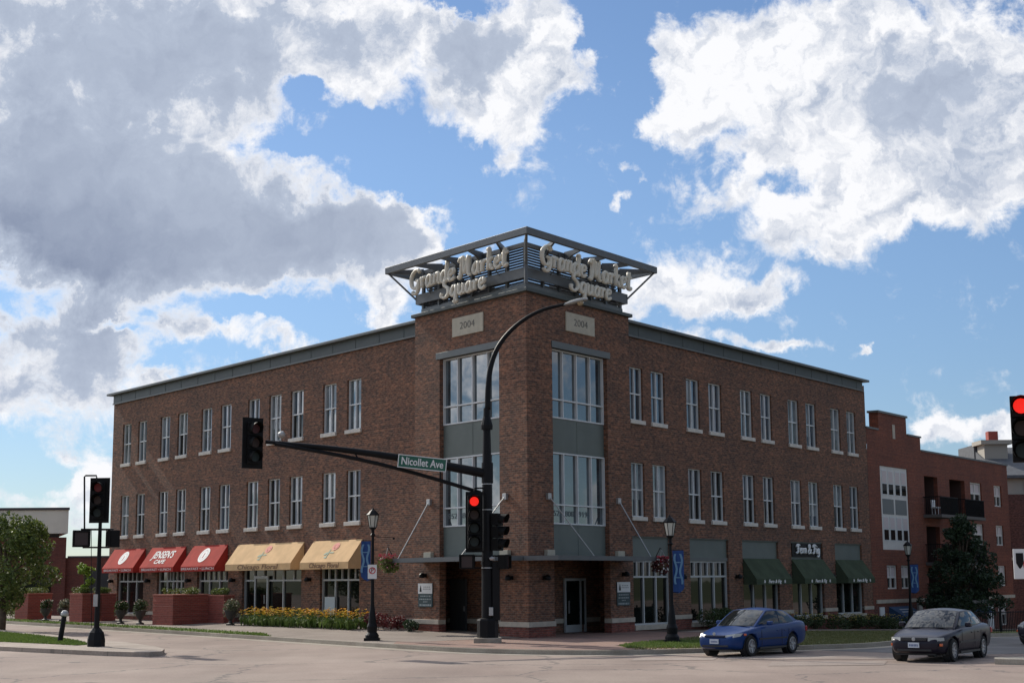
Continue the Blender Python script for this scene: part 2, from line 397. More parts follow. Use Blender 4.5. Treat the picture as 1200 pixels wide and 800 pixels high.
M_nb = brick('orange_red_brick', dR, nR, (.205, .056, .028), (.16, .045, .024), (.14, .09, .07), var=.2)
M_nb2 = brick('dark_red_brick', dR, nR, (.12, .045, .035), (.09, .035, .03), (.10, .07, .06))
M_lb = brick('maroon_brick', (1, 0, 0), (0, 1, 0), (.19, .055, .038), (.15, .045, .032), (.15, .1, .08), var=.15)
M_pl = brick('planter_brick', dL, nL, (.30, .065, .045), (.24, .05, .036), (.24, .13, .10), var=.12)
M_stone = mat('pale_stone', (.46, .40, .32), .8, var=.12, vscale=3)
M_dstone = mat('date_stone', (.46, .42, .33), .8, var=.08, vscale=4)
M_sill = mat('sill_stone', (.62, .57, .50), .7, var=.1, vscale=3)
M_panel = mat('grey_green_metal', (.125, .145, .128), .6, metal=.0, var=.07, vscale=1.2)
M_fascia = mat('grey_metal_fascia', (.062, .074, .071), .55, metal=.1, var=.1, vscale=.8)
M_cap = mat('roof_cap_metal', (.12, .13, .127), .5, metal=.2, var=.08)
M_steel = mat('painted_sign_steel', (.105, .112, .115), .5, metal=.2, var=.08)
M_louv = mat('dark_louvre', (.022, .025, .032), .6)
M_frame = mat('white_window_frame', (.62, .63, .62), .5, var=.06)
M_framed = mat('storefront_frame', (.46, .47, .46), .5, metal=.1)
M_lett = mat('cream_channel_letter', (.66, .62, .52), .5, var=.06, vscale=3)
M_dark = mat('dark_band_and_shade', (.05, .05, .05), .8)
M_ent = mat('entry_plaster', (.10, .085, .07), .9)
M_roof = mat('roof_membrane', (.20, .20, .19), .9, var=.1)
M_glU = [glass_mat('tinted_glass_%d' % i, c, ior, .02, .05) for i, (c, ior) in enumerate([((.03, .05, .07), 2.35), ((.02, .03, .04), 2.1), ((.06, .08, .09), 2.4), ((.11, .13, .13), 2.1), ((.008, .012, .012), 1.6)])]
M_glS = glass_mat('shop_glass', (.007, .009, .008), 1.45, .02, .05)
M_glT = glass_mat('tower_glass', (.035, .055, .065), 2.5, .01, .03)
M_red = mat('red_canvas', (.37, .042, .032), .85, var=.12, vscale=1.5, spec=.12, bump=.6, bscale=2.5)
M_tan = mat('tan_canvas', (.66, .44, .235), .85, var=.09, vscale=1.5, spec=.12, bump=.6, bscale=2.5)
M_grn = mat('green_canvas', (.060, .078, .048), .85, var=.15, vscale=1.5, spec=.12, bump=.6, bscale=2.5)
M_blu = mat('blue_canvas', (.02, .055, .12), .8, var=.1)
M_white = mat('white_paint', (.78, .78, .76), .6)
M_wlet = mat('white_lettering', (.75, .73, .70), .7)
M_blk = mat('black_painted_metal', (.008, .008, .009), .5, var=.1, spec=.18)
M_blk2 = mat('matt_black_housing', (.008, .008, .008), .6, spec=.15)
M_galv = mat('galvanised_steel', (.42, .42, .41), .45, metal=.6, var=.1)
M_green = mat('sign_green', (.012, .105, .065), .45)
M_signw = mat('sign_white', (.72, .72, .70), .5)
M_pink = mat('rose_print', (.70, .25, .20), .8); M_stem = mat('stem_print', (.30, .38, .28), .8)
M_brn = mat('brown_lettering', (.20, .11, .06), .8)
M_concr = mat('weathered_concrete', (.33, .28, .22), .9, var=.15, vscale=4, bump=.3)
def leaf(name, a, b, var=.25):
    m = bpy.data.materials.new(name); m.use_nodes = True; k = NT(m.node_tree)
    b_ = k.n('ShaderNodeBsdfPrincipled'); o = k.n('ShaderNodeOutputMaterial'); tr = k.n('ShaderNodeBsdfTranslucent'); mx = k.n('ShaderNodeMixShader')
    t = k.n('ShaderNodeTexCoord'); n = k.noise(t.outputs['Object'], 1.3, 4, .7); gi = k.n('ShaderNodeNewGeometry')
    f = k.m('ADD', k.m('MULTIPLY', n.outputs['Fac'], .6), k.m('MULTIPLY', gi.outputs['Random Per Island'], .5))
    c = k.mix(k.mr(f, .3, .8), c4(a), c4(b))
    k.put(b_.inputs['Base Color'], c); k.put(tr.inputs[0], c); b_.inputs['Roughness'].default_value = .6
    k.put(mx.inputs[0], .25); k.put(mx.inputs[1], b_.outputs[0]); k.put(mx.inputs[2], tr.outputs[0]); k.put(o.inputs[0], mx.outputs[0]); return m
M_lfL = leaf('leaf_mid_green', (.055, .09, .018), (.18, .22, .05))
M_lfD = leaf('leaf_dark_green', (.012, .028, .012), (.04, .07, .028))
M_lfB = leaf('leaf_bright_green', (.16, .26, .03), (.28, .38, .06))
M_lfS = leaf('leaf_shrub', (.03, .055, .015), (.07, .10, .03))
M_blade = leaf('daylily_leaf', (.08, .15, .025), (.17, .24, .05))
M_turf = leaf('grass_blade', (.09, .15, .025), (.17, .23, .05))
M_turfd = leaf('grass_blade_dry', (.12, .13, .04), (.19, .18, .07))
M_yel = mat('yellow_petal', (.86, .60, .03), .6, var=.15, vscale=6); M_org = mat('orange_petal', (.82, .38, .02), .6)
M_rpet = mat('red_petal', (.50, .03, .06), .6); M_ppet = mat('pink_petal', (.65, .25, .30), .6); M_burg = leaf('burgundy_leaf', (.08, .012, .012), (.16, .03, .03))
M_bark = mat('bark', (.09, .065, .045), .9, var=.3, vscale=6, bump=.5, bscale=12)

# ------------------------------------------------------------------ ground, streets, kerbs
mb = MB(); drape(mb, [(-3500, -3000), (3500, -3000), (3500, 4000), (-3500, 4000)], -.06); struct(mb, 'open_ground', M_earth)
mb = MB(); drape(mb, [(-140, -60), (140, -60), (170, 160), (60, 190), (-60, 190), (-160, 160)], 0); struct(mb, 'road', M_road)
KL = [(-150, 256)] + [(-75, 152), (-45, 111), (-28.96, 87.0), (-21.18, 76.3), (-14.4, 66.8), (-8.41, 58.1), (-4.97, 53.2), (-2.25, 49.4), (-.95, 48.1), (.71, 47.0), (2.48, 46.5), (4.0, 46.6), (5.1, 47.1), (7.3, 47.9), (9.3, 48.9), (11.5, 50.2), (13.4, 52.8), (16.4, 57.6), (23, 67), (42, 93.5), (90, 160)]
KS = smooth_line(KL, 4)
mb = MB()                                     # kerb: a real step 0.14 m high
K2 = offset_line(KS, .17)
for a, b, c, d in zip(KS[:-1], KS[1:], K2[1:], K2[:-1]):
    drape(mb, [(p.x, p.y) for p in (a, b, c, d)], .14)
    mb.poly([(a.x, a.y, g(a.x, a.y) - .05), (b.x, b.y, g(b.x, b.y) - .05), (b.x, b.y, g(b.x, b.y) + .14), (a.x, a.y, g(a.x, a.y) + .14)])
struct(mb, 'kerb', M_kerb)
# gutter strip of lighter concrete
mb = MB(); K3 = offset_line(KS, -.55)
for a, b, c, d in zip(K3[:-1], K3[1:], KS[1:], KS[:-1]): drape(mb, [(p.x, p.y) for p in (a, b, c, d)], .004)
struct(mb, 'gutter', M_kerb)
# pavement of the left street: ruled between the kerb and the foot of the wall (it rises a little towards the shops)
def zwall(u):
    T = [(-60, .16), (0, .17), (5, .25), (10, .38), (22, .38), (30, .27), (60, .22), (300, .2)]
    for (a, za), (b, zb) in zip(T[:-1], T[1:]):
        if a <= u <= b: return za + (zb - za) * (u - a) / (b - a)
    return .2
def uL(p): return (Vector((p.x, p.y, 0)) - CC).dot(dL)
def offL(p): return (Vector((p.x, p.y, 0)) - CC).dot(nL)
iL = [i for i, p in enumerate(K2) if p.x < -2.3]
def zside(u, o):                              # pavement height in facade coordinates, left street
    t = max(0., min(1., (o + .3) / 5.6)); return zwall(u) * (1 - t) + .14 * t
mb = MB()
for i, j in zip(iL[:-1], iL[1:]):
    a, b = K2[i], K2[j]
    ua, ub = uL(a), uL(b); oa, ob = offL(a), offL(b)
    for k_ in range(6):
        t0, t1 = k_ / 6, (k_ + 1) / 6
        q = []
        for (uu, oo, t) in ((ua, oa, t0), (ub, ob, t0), (ub, ob, t1), (ua, oa, t1)):
            o_ = oo * (1 - t) + (-.9) * t; u_ = max(uu, 0) if t > 0 else uu
            p = F('L', u_ if t > 0 else uu, o_); q.append((p.x, p.y, .14 if t == 0 else .14 * (1 - t) + zwall(u_) * t))
        mb.poly(q)
struct(mb, 'sidewalk', M_walk)
# corner plaza of brick pavers + pavement of the right street
i0 = iL[-1]
cor = [K2[i] for i in range(i0 - 2, len(K2)) if K2[i].x < 5.3]
pl = [(p.x, p.y) for p in cor] + [(4.6, 51.0)] + [tuple(F('R', u, o)[:2]) for u, o in ((4, 5.2), (7.5, 5.0), (7.5, -2.2), (1, -2.2))] + [tuple(F('L', 7.3, -2.0)[:2]), tuple(F('L', 7.3, .02)[:2]), tuple(F('L', 0, .3)[:2])]
pl = [(p.x, p.y) for p in cor] + [(3.2, 49.3), (4.4, 52.0)] + [tuple(F('R', u, o)[:2]) for u, o in ((7.5, 4.6), (7.5, -1.6))] + [tuple(F('R', 1.8, -1.7)[:2])] + [tuple(F('L', 7.0, -1.7)[:2]), tuple(F('L', 7.0, .6)[:2])]
mb = MB(); drape(mb, pl, .146); struct(mb, 'paved_plaza', M_paver)
rw = [tuple(F('R', 7.5, 2.0)[:2]), tuple(F('R', 7.5, 4.6)[:2]), tuple(F('R', 80, 4.6)[:2]), tuple(F('R', 80, 2.0)[:2])]
mb = MB(); drape(mb, rw, .15); struct(mb, 'sidewalk', M_walk)
# lawn between that pavement and the kerb
k3 = [(p.x, p.y) for p in K2[i0:] if p.x > 3.6 and p.x < 60]
verge_poly = k3[::-1] + [(3.5, 48.6), (3.3, 49.4), (4.4, 52.0)] + [tuple(F('R', 7.5, 4.6)[:2]), tuple(F('R', 45, 4.6)[:2])]
mb = MB(); drape(mb, verge_poly, .135); struct(mb, 'lawn', M_grassd)
bed_poly = [tuple(F('R', 7.5, .02)[:2]), tuple(F('R', 7.5, 2.0)[:2]), tuple(F('R', 80, 2.0)[:2]), tuple(F('R', 80, .02)[:2])]
mb = MB(); drape(mb, bed_poly, .14); struct(mb, 'planting_strip', M_soil)
# asphalt of the right-hand street and worn pale crossing bands
mb = MB(); q = [(p.x, p.y) for p in offset_line(KS, -.55) if p.x > 9.2 and p.x < 60]
drape(mb, q + [(62, 92), (40, 62), (24, 50.5), (16.6, 45.6), (12.4, 45.2)], .004); struct(mb, 'asphalt_lane', M_asph)
M_pale = ground_mat('worn_pale_concrete', (.275, .222, .19), (.33, .275, .235), .6, 12)
mb = MB()
for a in ([(855, 768.5), (1045, 768), (1052, 772), (850, 772)], [(745, 771), (842, 770), (836, 773), (738, 774)], [(905, 775), (1040, 774), (1036, 779), (900, 780)], [(188, 768.6), (228, 768.2), (230, 769.4), (188, 769.6)]):
    drape(mb, [gr(x, y)[:2] for x, y in a], .008)
struct(mb, 'road_marking', M_pale)
# grass strip along the left kerb
st = [i for i, p in enumerate(K2) if -60 < p.x < -8.6]
mb = MB(); gs = []
A_ = [K2[i] for i in st]; B_ = offset_line(A_, 1.0)
B_[-1] = A_[-1] + (A_[-1] - A_[-2]).normalized() * .3
strip_poly = []
for i in range(len(A_) - 1):
    q = [A_[i], A_[i + 1], B_[i + 1], B_[i]]; zz = [zside(uL(p), offL(p)) + .012 for p in q]
    mb.poly([(p.x, p.y, z) for p, z in zip(q, zz)]); strip_poly.append([(p.x, p.y, z) for p, z in zip(q, zz)])
struct(mb, 'grass_strip', M_grassb)
# median island with its kerb and grass
isl = [(-60, 90), (-40, 72.5), (-17.35, 52.25), (-14.98, 50.1), (-12.8, 48.2), (-11.7, 47.5), (-11.15, 47.35), (-10.9, 47.9), (-11.2, 49.6), (-11.9, 51.4), (-13.7, 55), (-15.3, 57.4), (-19.1, 63.9), (-23.5, 70.8), (-60, 124)]
mb = MB(); drape(mb, isl, .14, .18); struct(mb, 'median_island', ground_mat('island_concrete', (.30, .25, .205), (.37, .31, .26), .8, 14, joint=2.4))
isg = [(-58, 92), (-39, 75.5), (-18.6, 56.2), (-16.2, 54.0), (-14.9, 52.6), (-14.6, 53.2), (-15.9, 56.4), (-19.4, 62.6), (-24, 69.5), (-58, 118)]
mb = MB(); drape(mb, isg, .15); struct(mb, 'island_grass', M_grassb)
mb = MB(); drape(mb, [(12.45, 40.2), (13.3, 39.6), (40, 36), (40, 42), (14, 41.3), (12.7, 41.0)], .14, .18); struct(mb, 'traffic_island', M_kerb)

def blades(name, regions, n, h, m, label=None, cat='grass'):     # regions: list of (polygon, z function)
    mb = MB()
    import itertools
    for poly, zf, cnt in regions:
        xs = [p[0] for p in poly]; ys = [p[1] for p in poly]; c = 0; tries = 0
        while c < cnt and tries < cnt * 30:
            tries += 1
            x, y = random.uniform(min(xs), max(xs)), random.uniform(min(ys), max(ys)); ins = False; j = len(poly) - 1
            for i in range(len(poly)):
                if (poly[i][1] > y) != (poly[j][1] > y) and x < (poly[j][0] - poly[i][0]) * (y - poly[i][1]) / (poly[j][1] - poly[i][1]) + poly[i][0]: ins = not ins
                j = i
            if not ins: continue
            c += 1; a = random.uniform(0, 6.28); hh = h * random.uniform(.5, 1.3); z = zf(x, y); wd = .018 + .02 * random.random()
            dx, dy = math.cos(a) * wd, math.sin(a) * wd; lx, ly = random.uniform(-.03, .03), random.uniform(-.03, .03)
            mb.mesh([(x - dx, y - dy, z), (x + dx, y + dy, z), (x + lx, y + ly, z + hh)], [(0, 1, 2)])
    o = mb.build(name, m); tag(o, label, cat, kind='stuff'); return o
vz = lambda x, y: g(x, y) + .13
blades('lawn_grass', [([(p[0], p[1]) for p in verge_poly if p[0] < 22], vz, 15000)], 0, .07, M_turfd, 'mown grass between the kerb and the pavement behind the blue car')
blades('corner_grass', [([(3.5, 47.6), (3.35, 49.2), (4.3, 51.6), (5.5, 52.6), (7.4, 51.8), (7.0, 49.2), (5.2, 47.5)], vz, 7000)], 0, .09, M_turf, 'bright green grass at the foot of the lamp post right of the corner')
blades('kerb_grass', [([(p[0], p[1]) for p in q], (lambda x, y, q=q: q[0][2]), 260) for q in strip_poly], 0, .08, M_turf, 'thin strip of green grass along the left kerb')
blades('median_grass', [([p for p in isg if p[0] > -25] + [(-26, 62)], lambda x, y: .15, 16000)], 0, .07, M_turf, 'grass growing on the median island at the left')
# ------------------------------------------------------------------ the corner building
B = thing('brick_building', 'large three-storey dark brick corner building with a steel crown and cream letters', 'building', CC)
O = CC
def part(mb, name, m, parent=None, label=None, **kw):
    o = mb.build(name, m, parent or B, origin=kw.pop('origin', O), **kw)
    if label: o['label'] = label
    return o
def wall_holes(mb, sd, o, u0, u1, z0, z1, holes, depth):
    us = sorted({u0, u1} | {h[0] for h in holes} | {h[1] for h in holes}); zs = sorted({z0, z1} | {h[2] for h in holes} | {h[3] for h in holes})
    flip = sd == 'L'
    def quad(a, b, c, d): mb.poly([d, c, b, a] if flip else [a, b, c, d])
    for i in range(len(us) - 1):
        for j in range(len(zs) - 1):
            uc, zc = (us[i] + us[i + 1]) / 2, (zs[j] + zs[j + 1]) / 2
            if uc < u0 or uc > u1 or zc < z0 or zc > z1: continue
            if any(h[0] < uc < h[1] and h[2] < zc < h[3] for h in holes): continue
            quad(F(sd, us[i], o, zs[j]), F(sd, us[i + 1], o, zs[j]), F(sd, us[i + 1], o, zs[j + 1]), F(sd, us[i], o, zs[j + 1]))
    for (a, b, c, d) in holes:
        q = o - depth
        quad(F(sd, a, o, c), F(sd, a, o, d), F(sd, a, q, d), F(sd, a, q, c)); quad(F(sd, b, q, c), F(sd, b, q, d), F(sd, b, o, d), F(sd, b, o, c))
        quad(F(sd, a, o, d), F(sd, b, o, d), F(sd, b, q, d), F(sd, a, q, d))
        if c > z0: quad(F(sd, a, q, c), F(sd, b, q, c), F(sd, b, o, c), F(sd, a, o, c))
def window(sd, u0, u1, z0, z1, o, cols, rails, glass, frame, parent, origin, fw=.055, md=.06, sill=None, sillm=None, name='window', extra=None, fd=.11, bars=None):
    mb = MB(); f0 = o - fd
    mb.fb(sd, u0, u0 + fw, f0, o, z0, z1); mb.fb(sd, u1 - fw, u1, f0, o, z0, z1)
    mb.fb(sd, u0 + fw, u1 - fw, f0, o, z0, z0 + fw); mb.fb(sd, u0 + fw, u1 - fw, f0, o, z1 - fw, z1)
    for c in cols: mb.fb(sd, c - md / 2, c + md / 2, f0, o - .004, z0 + fw, z1 - fw)
    for r in rails: mb.fb(sd, u0 + fw, u1 - fw, f0, o - .008, r - md / 2, r + md / 2)
    for (c, za, zb) in (extra or []): mb.fb(sd, c - md / 2, c + md / 2, f0, o - .012, za, zb)
    fr = mb.build(name, frame, parent, origin=origin)
    mb = MB(); e = random.uniform(-.006, .006); a = random.uniform(-.006, .006)
    pts = [F(sd, u0 + fw * .5, f0 + .03 + e, z0 + fw * .5), F(sd, u1 - fw * .5, f0 + .03 - e, z0 + fw * .5), F(sd, u1 - fw * .5, f0 + .03 - e + a, z1 - fw * .5), F(sd, u0 + fw * .5, f0 + .03 + e + a, z1 - fw * .5)]
    if sd == 'L': pts = pts[::-1]
    mb.poly(pts); mb.build('pane', glass, fr, origin=origin)
    if sill:
        mb = MB(); mb.fb(sd, u0 - .07, u1 + .07, o - .1, sill[1], z0 - sill[0], z0 - .001); mb.build('sill', sillm or M_sill, fr, origin=origin, bevel=.012)
    return fr

# window positions measured along each front (metres from the corner)
WL = [(11.52, 12.66), (13.57, 14.72), (16.45, 17.62), (18.5, 19.66), (20.6, 21.76), (23.48, 24.62), (25.56, 26.72), (28.3, 29.45), (30.39, 31.52), (33.24, 34.34), (35.26, 36.36)]
WR = [(7.42, 8.5), (9.18, 10.34), (12.22, 13.42), (14.27, 15.5), (17.36, 18.58), (19.44, 20.62), (22.44, 23.66), (24.5, 25.7), (27.5, 28.7), (29.55, 30.72)]
Z3, Z2 = (8.77, 10.99), (4.77, 7.0)
LE, RE, TW = 37.7, 32.1, 6.95
shopL = [(36.53, 33.1), (31.42, 28.2), (26.76, 23.47), (21.99, 16.42), (14.79, 11.55)]
shopL = [(b, a) for a, b in shopL]
shopR = [(7.45, 10.5), (12.2, 15.75), (17.12, 20.85), (22.25, 25.9), (27.4, 30.85)]
zb0, zb1 = .53, .71
# brick walls
mb = MB(); hL = [(a, b, *z) for a, b in WL for z in (Z3, Z2)] + [(a, b, .55, 3.6) for a, b in shopL]
wall_holes(mb, 'L', 0, TW, LE, .71, 12.27, hL, .22); part(mb, 'wall', M_brL)
mb = MB(); hR = [(a, b, *z) for a, b in WR for z in (Z3, Z2)] + [(a, b, .36, 3.97) for a, b in shopR]
wall_holes(mb, 'R', 0, TW, RE, .36, 12.27, hR, .22); part(mb, 'wall', M_brR)
# rear walls and roof
BK = F('L', LE, -.05) + dR * (RE - .3); 
foot = [F('R', RE, -.01), BK, F('L', LE, -.01)]
mb = MB()
mb.poly([foot[0], foot[1], foot[1] + Vector((0, 0, 12.6)), foot[0] + Vector((0, 0, 12.6))]); mb.poly([foot[1], foot[2], foot[2] + Vector((0, 0, 12.6)), foot[1] + Vector((0, 0, 12.6))])
part(mb, 'rear_wall', M_brR)
mb = MB(); mb.poly([F('R', 1, -.3, 12.3), F('R', RE - .05, -.3, 12.3), BK + Vector((0, 0, 12.3)), F('L', LE - .05, -.3, 12.3), F('L', 1, -.3, 12.3)]); part(mb, 'roof', M_roof)
# red base course, pale stone band
def segs(u0, u1, holes):
    out = []; c = u0
    for a, b in sorted(holes):
        if a > c: out.append((c, a))
        c = max(c, b)
    if c < u1: out.append((c, u1))
    return out
mb = MB()
for a, b in segs(TW, LE, shopL): mb.fb('L', a, b, -.22, .03, -.6, zb0)
for a, b in shopL: mb.fb('L', a, b, -.22, .028, -.6, .55)
part(mb, 'base_course', M_rbL)
mb = MB()
for a, b in segs(TW, RE, shopR): mb.fb('R', a, b, -.22, .03, -1.6, zb0)
for a, b in shopR: mb.fb('R', a, b, -.22, .028, -1.6, .355)
part(mb, 'base_course', M_rbR)
for sd, h, e in (('L', shopL, LE), ('R', shopR, RE)):
    for a, b in segs(TW, e, h): mb = MB(); mb.fb(sd, a, b, -.2, .05, zb0 + .002, zb1); part(mb, 'stone_band', M_stone, bevel=.01)
    # brick between base and hole bottoms for the piers on R
mb = MB()
for a, b in segs(TW, RE, shopR): mb.fb('R', a + .002, b - .002, -.2, -.002, .3, .75)
part(mb, 'pier_core', M_brR)
# upper windows
M_blind = glass_mat('blind_behind_glass', (.16, .18, .19), 1.7, .06)
random.seed(11)
for sd, WW in (('L', WL), ('R', WR)):
    for (a, b) in WW:
        for (z0, z1) in (Z3, Z2):
            c = (a + b) / 2
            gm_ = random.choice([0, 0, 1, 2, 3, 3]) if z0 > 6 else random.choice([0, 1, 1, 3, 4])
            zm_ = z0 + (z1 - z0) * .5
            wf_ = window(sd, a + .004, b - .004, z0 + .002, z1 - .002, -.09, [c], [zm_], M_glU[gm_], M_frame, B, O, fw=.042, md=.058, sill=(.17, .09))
            rr = random.random()
            if (z0 < 6 and rr < .55) or (z0 > 6 and rr < .2):        # reflection of the far side put into the lower panes as darker glass
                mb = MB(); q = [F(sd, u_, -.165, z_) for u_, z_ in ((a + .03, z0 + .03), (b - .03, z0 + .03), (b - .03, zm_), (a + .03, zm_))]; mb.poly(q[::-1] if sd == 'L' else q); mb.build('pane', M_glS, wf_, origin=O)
            if rr > .5:                                              # blinds drawn on one or both lights
                zl = zm_ if rr > .75 else z0 + .3 + random.random() * .6
                for a1, b1 in (((a + .05, c - .035), (c + .035, b - .05)) if rr < .9 else ((c + .035, b - .05),)):
                    if random.random() < .35: continue
                    s_u = a1 + (b1 - a1) * random.choice([0, .35]); mb = MB(); mb.fb(sd, s_u, b1, -.163, -.160, max(zl, z0 + .06), z1 - .07); mb.build('blind', M_blind, wf_, origin=O)
# blinds seen behind some panes: real slats of cloth hung in the opening, between glass and frame edge
# shopfronts right
for i, (a, b) in enumerate(shopR):
    wd = b - a; n3 = [a + wd * .335, a + wd * .665]
    s6 = [(a + wd * t, 2.36, 2.93) for t in (.165, .5, .835)]
    z0 = .36
    window('R', a + .004, b - .004, z0 + .002, 2.99, -.12, n3, [2.32], M_glS, M_framed, B, O, fw=.07, md=.075, sill=(.19, .12), sillm=M_stone, name='shop_window', extra=s6 if i < 2 else None)
    mb = MB(); mb.fb('R', a + .003, b - .003, -.2, -.05, 2.992, 3.14); part(mb, 'header_beam', M_cap)
    mb = MB(); mb.fb('R', a + .003, b - .003, -.2, -.10, 3.142, 3.966); mb.fb('R', a + .004, b - .004, -.1, -.03, 3.93, 3.967); part(mb, 'spandrel_panel', M_panel)
# shopfronts left
for i, (a, b) in enumerate(shopL):
    wd = b - a
    if i == 1:
        cols = [a + wd * t for t in (.19, .345, .49, .70)]; ex = [(a + wd * t, 2.32, 3.54) for t in (.1, .6)]
    elif i == 0:
        cols = [a + wd * t for t in (.335, .665)]; ex = [(a + wd * t, 2.32, 3.54) for t in (.165, .5, .835)]
    else:
        cols = [a + wd * t for t in (.335, .665)]; ex = [(a + wd * t, 2.32, 3.54) for t in (.165, .5, .835)]
    window('L', a + .004, b - .004, .55, 3.596, -.12, cols, [2.28], M_glS, M_framed, B, O, fw=.07, md=.075, sill=(.12, .06), sillm=M_stone, name='shop_window', extra=ex)
# shop door under the long tan awning
mb = MB(); mb.fb('L', 19.62, 19.72, -.14, -.06, .40, 2.5); mb.fb('L', 20.8, 20.9, -.14, -.06, .40, 2.5); mb.fb('L', 19.72, 20.8, -.14, -.06, 2.38, 2.5); mb.fb('L', 19.72, 20.8, -.14, -.06, .40, .62)
dr = part(mb, 'shop_door', M_framed); mb = MB(); mb.fb('L', 19.72, 20.8, -.12, -.1, .62, 2.38); mb.build('pane', M_glS, dr, origin=O)
mb = MB(); mb.fb('L', 19.84, 19.88, -.06, -.01, 1.2, 1.6); mb.build('handle', M_galv, dr, origin=O)
# notice in the flower shop window
mb = MB(); mb.fb('L', 13.65, 14.5, -.088, -.08, .75, 1.55); part(mb, 'window_notice', mat('pale_notice', (.45, .5, .5), .6))
# fascia and roof cap
for sd, e in (('L', LE), ('R', RE - .35)):
    mb = MB(); mb.fb(sd, TW, e, -.3, .05, 12.272, 12.76)
    u = TW + 1.2
    while u < e: mb.fb(sd, u - .012, u + .012, .05, .062, 12.30, 12.74); u += 1.9
    part(mb, 'fascia', M_fascia)
    mb = MB(); mb.fb(sd, TW, e, .052, .10, 12.235, 12.30); part(mb, 'drip_ledge', M_cap)
    mb = MB(); mb.fb(sd, TW - .02, e + .42, -.5, .30, 12.762, 12.88); part(mb, 'roof_cap', M_cap, bevel=.01)

